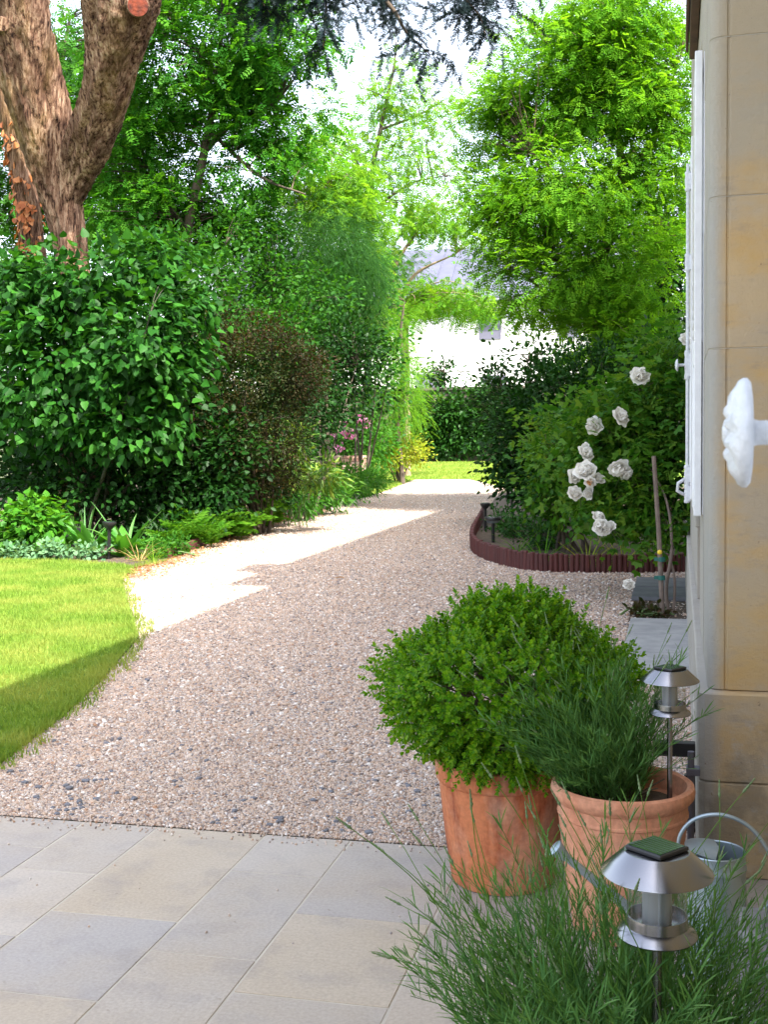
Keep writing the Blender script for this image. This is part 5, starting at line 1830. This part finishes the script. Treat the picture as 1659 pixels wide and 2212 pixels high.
# new shoots that stick out of the clipped outline
bsz = .0168 * rgb_.uniform(.65, 1.25, len(bpos))
key = bpos[:, 1] + .3 * bpos[:, 2] * -1
front = np.where((bpos[:, 1] < 4.05))[0]
outer = front[np.linalg.norm((bpos[front] - np.array(tuple(bc))) / np.array([.435, .42, .312]), axis=1) > .97]
pick = rgb_.choice(outer, 300, replace=False)
bme_ = tmpl_mesh('leaf', T_BOX, M['box'])
for i in pick:
    put('leaf', bme_, box, bpos[i], quat_of(bax[i], bnr[i]), float(bsz[i] * 1.12))
msk = np.ones(len(bpos), bool)
msk[pick] = False
link('foliage', leaf_cloud_mesh('foliage', bpos[msk], bax[msk], bnr[msk], bsz[msk], T_BOX, M['box']), box, kind='stuff')
skel = [(-.585, 4.0, .37), (-.58, 4.0, .48), (-.57, 4.01, .6), (-.65, 3.95, .6), (-.48, 4.05, .6), (-.55, 3.9, .62), (-.6, 4.15, .62)]
V, F = twigs_np(skel, np.array(tuple(bc)) + (btip[:260] - np.array(tuple(bc))) * .8, .006, .0015, 3, rgb_)
link('twigs', fast('twigs', V, F, M['twig'], True), box, kind='stuff')
link('stem', MB().tube([(-.585, 4.0, .36), (-.58, 4.0, .48), (-.57, 4.01, .62)], [.02, .017, .012], 8).mesh('stem', M['bark_dark'], smooth=True), box)


# --- lavender
def shoot_mesh(L, nl, ll, bend, seed):
    """leafy lavender shoot growing along +Z, bending to +Y"""
    r = np.random.default_rng(seed)
    n = 7
    t = np.linspace(0, 1, n)
    path = np.stack([.04 * L * np.sin(t * 3 + seed), bend * L * t * t, L * t * (1 - .15 * bend * t)], -1)
    V, F = tube_np(path, np.linspace(.0013, .0006, n), 3)
    Vs, Fs = [V], [np.vstack([F[:, [0, 1, 2]], F[:, [0, 2, 3]]])]
    b = len(V)
    pos, ax, nr = [], [], []
    for i in range(nl):
        u = (i / nl) ** .9
        c = np.array([np.interp(u, t, path[:, k_]) for k_ in range(3)])
        a = (i // 2) * 1.57 + (i % 2) * math.pi + r.normal() * .3
        rad = np.array([math.cos(a), math.sin(a), 0])
        pos.append(c)
        ax.append(rad * r.uniform(.45, .9) + np.array([0, bend * .5, 1.0]))
        nr.append(-rad * .6 + np.array([0, 0, .8]) + r.normal(size=3) * .2)
    tm = T([(0, 0, 0), (-.03, .3, .01), (-.03, .7, .0), (0, 1, -.05), (.03, .7, .0), (.03, .3, .01)], [(0, 2, 1), (0, 5, 2), (5, 4, 2), (2, 4, 3)])
    V2, F2 = leaves_np(np.array(pos), nrmz(np.array(ax)), np.array(nr), ll * r.uniform(.6, 1.15, len(pos)), tm)
    Vs.append(V2)
    Fs.append(F2 + b)
    return fast('shoot', np.vstack(Vs), np.vstack(Fs), M['lav'])


def stalk_mesh(L, bend, seed, bud=.02):
    r = np.random.default_rng(seed)
    n = 9
    t = np.linspace(0, 1, n)
    path = np.stack([.03 * L * np.sin(t * 4 + seed), bend * L * t * t, L * t * (1 - .2 * bend * t)], -1)
    V, F = tube_np(path, np.linspace(.0012, .0008, n), 4)
    Vs, Fs, mi = [V], [F], [0] * len(F)
    b = len(V)
    d = nrmz(path[-1] - path[-2])
    for i in range(4):
        c = path[-1] + d * bud * .42 * i
        rr = .0030 * (1 - .18 * i)
        V2, F2 = tube_np([c - d * .002, c + d * bud * .15, c + d * bud * .34, c + d * bud * .45], [rr * .4, rr, rr * .9, rr * .3], 5)
        Vs.append(V2)
        Fs.append(F2 + b)
        mi += [1] * len(F2)
        b += len(V2)
    for u in (.35, .62):
        c = np.array([np.interp(u, t, path[:, k_]) for k_ in range(3)])
        for s in (-1, 1):
            a = r.uniform(0, 6)
            e = c + np.array([math.cos(a) * s * .012, math.sin(a) * s * .012, .03])
            V2, F2 = tube_np([c, (c + e) / 2 + np.array([math.cos(a) * s * .004, 0, 0]), e], [.0008, .0018, .0003], 4)
            Vs.append(V2)
            Fs.append(F2 + b)
            mi += [0] * len(F2)
            b += len(V2)
    return fast('flower_stalk', np.vstack(Vs), np.vstack(Fs), [M['stalk'], M['bud']], True, mi)


SHOOTS = [shoot_mesh(1.0 * L, int(34 * L / .25), .040, b, i) for i, (L, b) in enumerate([(.16, .2), (.2, .35), (.24, .15), (.22, .5), (.28, .25), (.26, .4), (.3, .1), (.18, .6)])]
STALKS = [stalk_mesh(L, b, i) for i, (L, b) in enumerate([(.36, .2), (.42, .35), (.46, .15), (.5, .3), (.4, .5), (.52, .2), (.34, .1)])]


def lavender(label, c, r_base, n_shoot, n_stalk, lean, spread, scale, seed, extra=(), mass=0):
    r = np.random.default_rng(seed)
    base = Vector(tuple(c))
    t = thing('lavender', label, 'lavender', base, 'lavender plants in the pots')
    mv, mf, mb_ = [], [], 0
    for i in range(n_shoot + n_stalk + mass):
        joined = i >= n_shoot + n_stalk
        st = n_shoot <= i < n_shoot + n_stalk
        a = r.uniform(0, 2 * math.pi)
        q = math.sqrt(r.uniform(0, 1))
        p = base + Vector((math.cos(a) * q * r_base, math.sin(a) * q * r_base, r.uniform(0, .10 if not st else .06)))
        tilt = spread * (.72 if st else 1.0) * (q ** .8) * r.uniform(.5, 1.15)
        d = np.array([math.cos(a) * math.sin(tilt), math.sin(a) * math.sin(tilt), math.cos(tilt)]) + np.array(lean) * r.uniform(.4, 1.3) + r.normal(size=3) * .10
        d = nrmz(d)
        bendto = np.array([d[0], d[1], .0]) + r.normal(size=3) * .4
        x = np.cross(bendto, d)
        z = Vector(tuple(d))
        xx = Vector(tuple(nrmz(x)))
        yy = z.cross(xx)
        qt = Matrix((xx, yy, z)).transposed().to_quaternion()
        me = (STALKS if st else SHOOTS)[int(r.integers(0, 7 if st else 8))]
        if joined:
            co = np.empty(len(me.vertices) * 3, np.float32)
            me.vertices.foreach_get('co', co)
            ix = np.empty(len(me.polygons) * 3, np.int32)
            me.polygons.foreach_get('vertices', ix)
            rot = np.array(qt.to_matrix())
            mv.append(co.reshape(-1, 3) @ rot.T * scale * r.uniform(.5, .95) + np.array(tuple(p)))
            mf.append(ix.reshape(-1, 3) + mb_)
            mb_ += len(me.vertices)
            continue
        put('flower_stalk' if st else 'shoot', me, t, p, qt, float((.80 if st else 1.0) * scale * r.uniform(.75, 1.15)), base)
    if mass:
        link('inner_shoots', fast('inner_shoots', np.vstack(mv), np.vstack(mf), M['lav']), t, kind='stuff')
    for (dx, dy, dz, L) in extra:
        z = Vector((dx, dy, dz)).normalized()
        xx = z.cross(Vector((0, 0, 1))).normalized()
        yy = z.cross(xx)
        put('flower_stalk', STALKS[3], t, base + Vector((0, 0, .03)), Matrix((xx, yy, z)).transposed().to_quaternion(), L / .5, base)
    # woody old wood in the middle
    vs, fs, b = [], [], 0
    for i in range(40):
        a = r.uniform(0, 6.28)
        q = r.uniform(0, 1) * r_base
        e = base + Vector((math.cos(a) * q * 1.5, math.sin(a) * q * 1.5, r.uniform(.05, .14)))
        V, F = tube_np(bez(base + Vector((math.cos(a) * q * .4, math.sin(a) * q * .4, -.02)), base + Vector((math.cos(a) * q, math.sin(a) * q, .04)), e, 5), np.linspace(.004, .002, 5), 4)
        vs.append(V)
        fs.append(F + b)
        b += len(V)
    link('woody_stems', fast('woody_stems', np.vstack(vs), np.vstack(fs), M['twig'], True), t, kind='stuff')
    return t


lavender('nearest lavender, at the bottom right around the big steel solar light', (p3[0] + .01, p3[1] + .03, .43), .18, 300, 120, (-.05, .0, 0), .62, 1.10, 5, mass=260,
         extra=[(-.62, .05, .78, .46), (-.5, .1, .75, .40), (-.6, .0, .62, .36)])
lavender('lavender in the pink rimmed pot, leaning left over the box bush', (p2.x - .05, p2.y + .03, .40), .12, 290, 70, (-.30, .02, 0), .55, 1.3, 6, mass=160)
steel_light('large steel solar light nearest the camera, standing in the front lavender', P(1420, 1884, 1.85), .42)
steel_light('smaller looking steel solar light in the pink pot beside the wall corner', P(1448, 1470, 3.60), .40)

# ================================================================== WATERING CAN AND BRACKET
cc = P(1545, 1838, 3.42)
can = thing('watering_can', 'galvanised metal watering can with hooped handle on the paving by the wall', 'watering can', (cc.x, cc.y, 0))
h = cc.z
rr = .088
mb = MB().lathe([(.001, .004), (rr * 1.02, .004), (rr * 1.05, .0), (rr * 1.07, .012), (rr * 1.03, .02), (rr * 1.0, h * .5), (rr * .97, h * .86), (rr * 1.0, h * .87), (rr * 1.0, h * .885), (rr * .965, h * .9), (rr * .955, h - .004), (rr * .975, h), (rr * .955, h + .003), (rr * .93, h),
                 (rr * .93, h * .9), (rr * .95, .02), (.001, .012)], 40)
link('body', mb.mesh('body', M['galv'], auto=35), can, world=False)
# half lid over the spout side
hv, hf = [], []
for i in range(15):
    a = math.pi * .5 + math.pi * i / 14
    hv.append((rr * .95 * math.cos(a), rr * .95 * math.sin(a), h + .004 + .012 * max(0, -math.cos(a))))
hv.append((.012, 0, h + .012))
for i in range(14):
    hf.append((15, i, i + 1))
lid = MB().add(hv, hf)
lid.add([(v[0], v[1], v[2] - .003) for v in hv], [tuple(reversed(f)) for f in hf])
link('hood', lid.mesh('hood', M['galv']), can, world=False)
hp = spline([(-.075, .0, h * .82), (-.10, 0, h + .02), (-.06, 0, h + .085), (.02, 0, h + .105), (.10, 0, h + .07), (.155, 0, h - .02), (.15, 0, h * .62), (.09, 0, h * .42)], 40)
V, F = tube_np(hp, .0056, 10)
link('handle', fast('handle', V, F, M['galv'], True), can, world=False)
e = P(1222, 1850, 3.3) - can.location
sp = spline([(-.07, -.01, .06), (-.14, -.03, .10), ((e.x - .14) / 2, (e.y - .03) / 2, (e.z + .10) / 2), tuple(e)], 20)
V, F = tube_np(sp, np.linspace(.022, .011, 20), 12)
spt = link('spout', fast('spout', V, F, M['galv'], True), can, world=False)
dv = Vector(tuple(sp[-1] - sp[-2])).normalized()
mb = MB().tube([e - dv * .01, e + dv * .035, e + dv * .04, e + dv * .046], [.011, .024, .024, .004], 20)
link('rose', mb.mesh('rose', M['galv'], auto=40), spt, world=False)

bx = thing('metal_bracket', 'black metal bracket at the foot of the wall corner behind the pink pot', 'bracket', (.03, 4.62, 0))
mb = MB().box(-.115, .036, -.02, .02, .29, .345)
link('arm', mb.mesh('arm', M['black'], bevel=.003), bx, world=False)
mb = MB().box(-.005, .036, -.015, .015, .02, .22)
link('upright', mb.mesh('upright', M['black'], bevel=.003), bx, world=False)
link('foot', MB().box(-.05, .036, -.03, .03, .0, .02).mesh('foot', M['black'], bevel=.003), bx, world=False)
# grey pipe down the corner of the plinth
pp = thing('drain_pipe', 'thin grey pipe running down the plinth corner behind the watering can', 'pipe', (.045, 4.13, 0))
link('tube', MB().tube([(0, 0, 0), (0, 0, .44)], .012, 10).mesh('tube', M['grey_shutter'], auto=40), pp, world=False)
link('clip', MB().box(-.016, .03, -.018, .03, .36, .385).mesh('clip', M['grey_shutter'], bevel=.002), pp, world=False)

# children copied into a thing's frame must be refreshed before anything reads their matrices
bpy.context.view_layer.update()
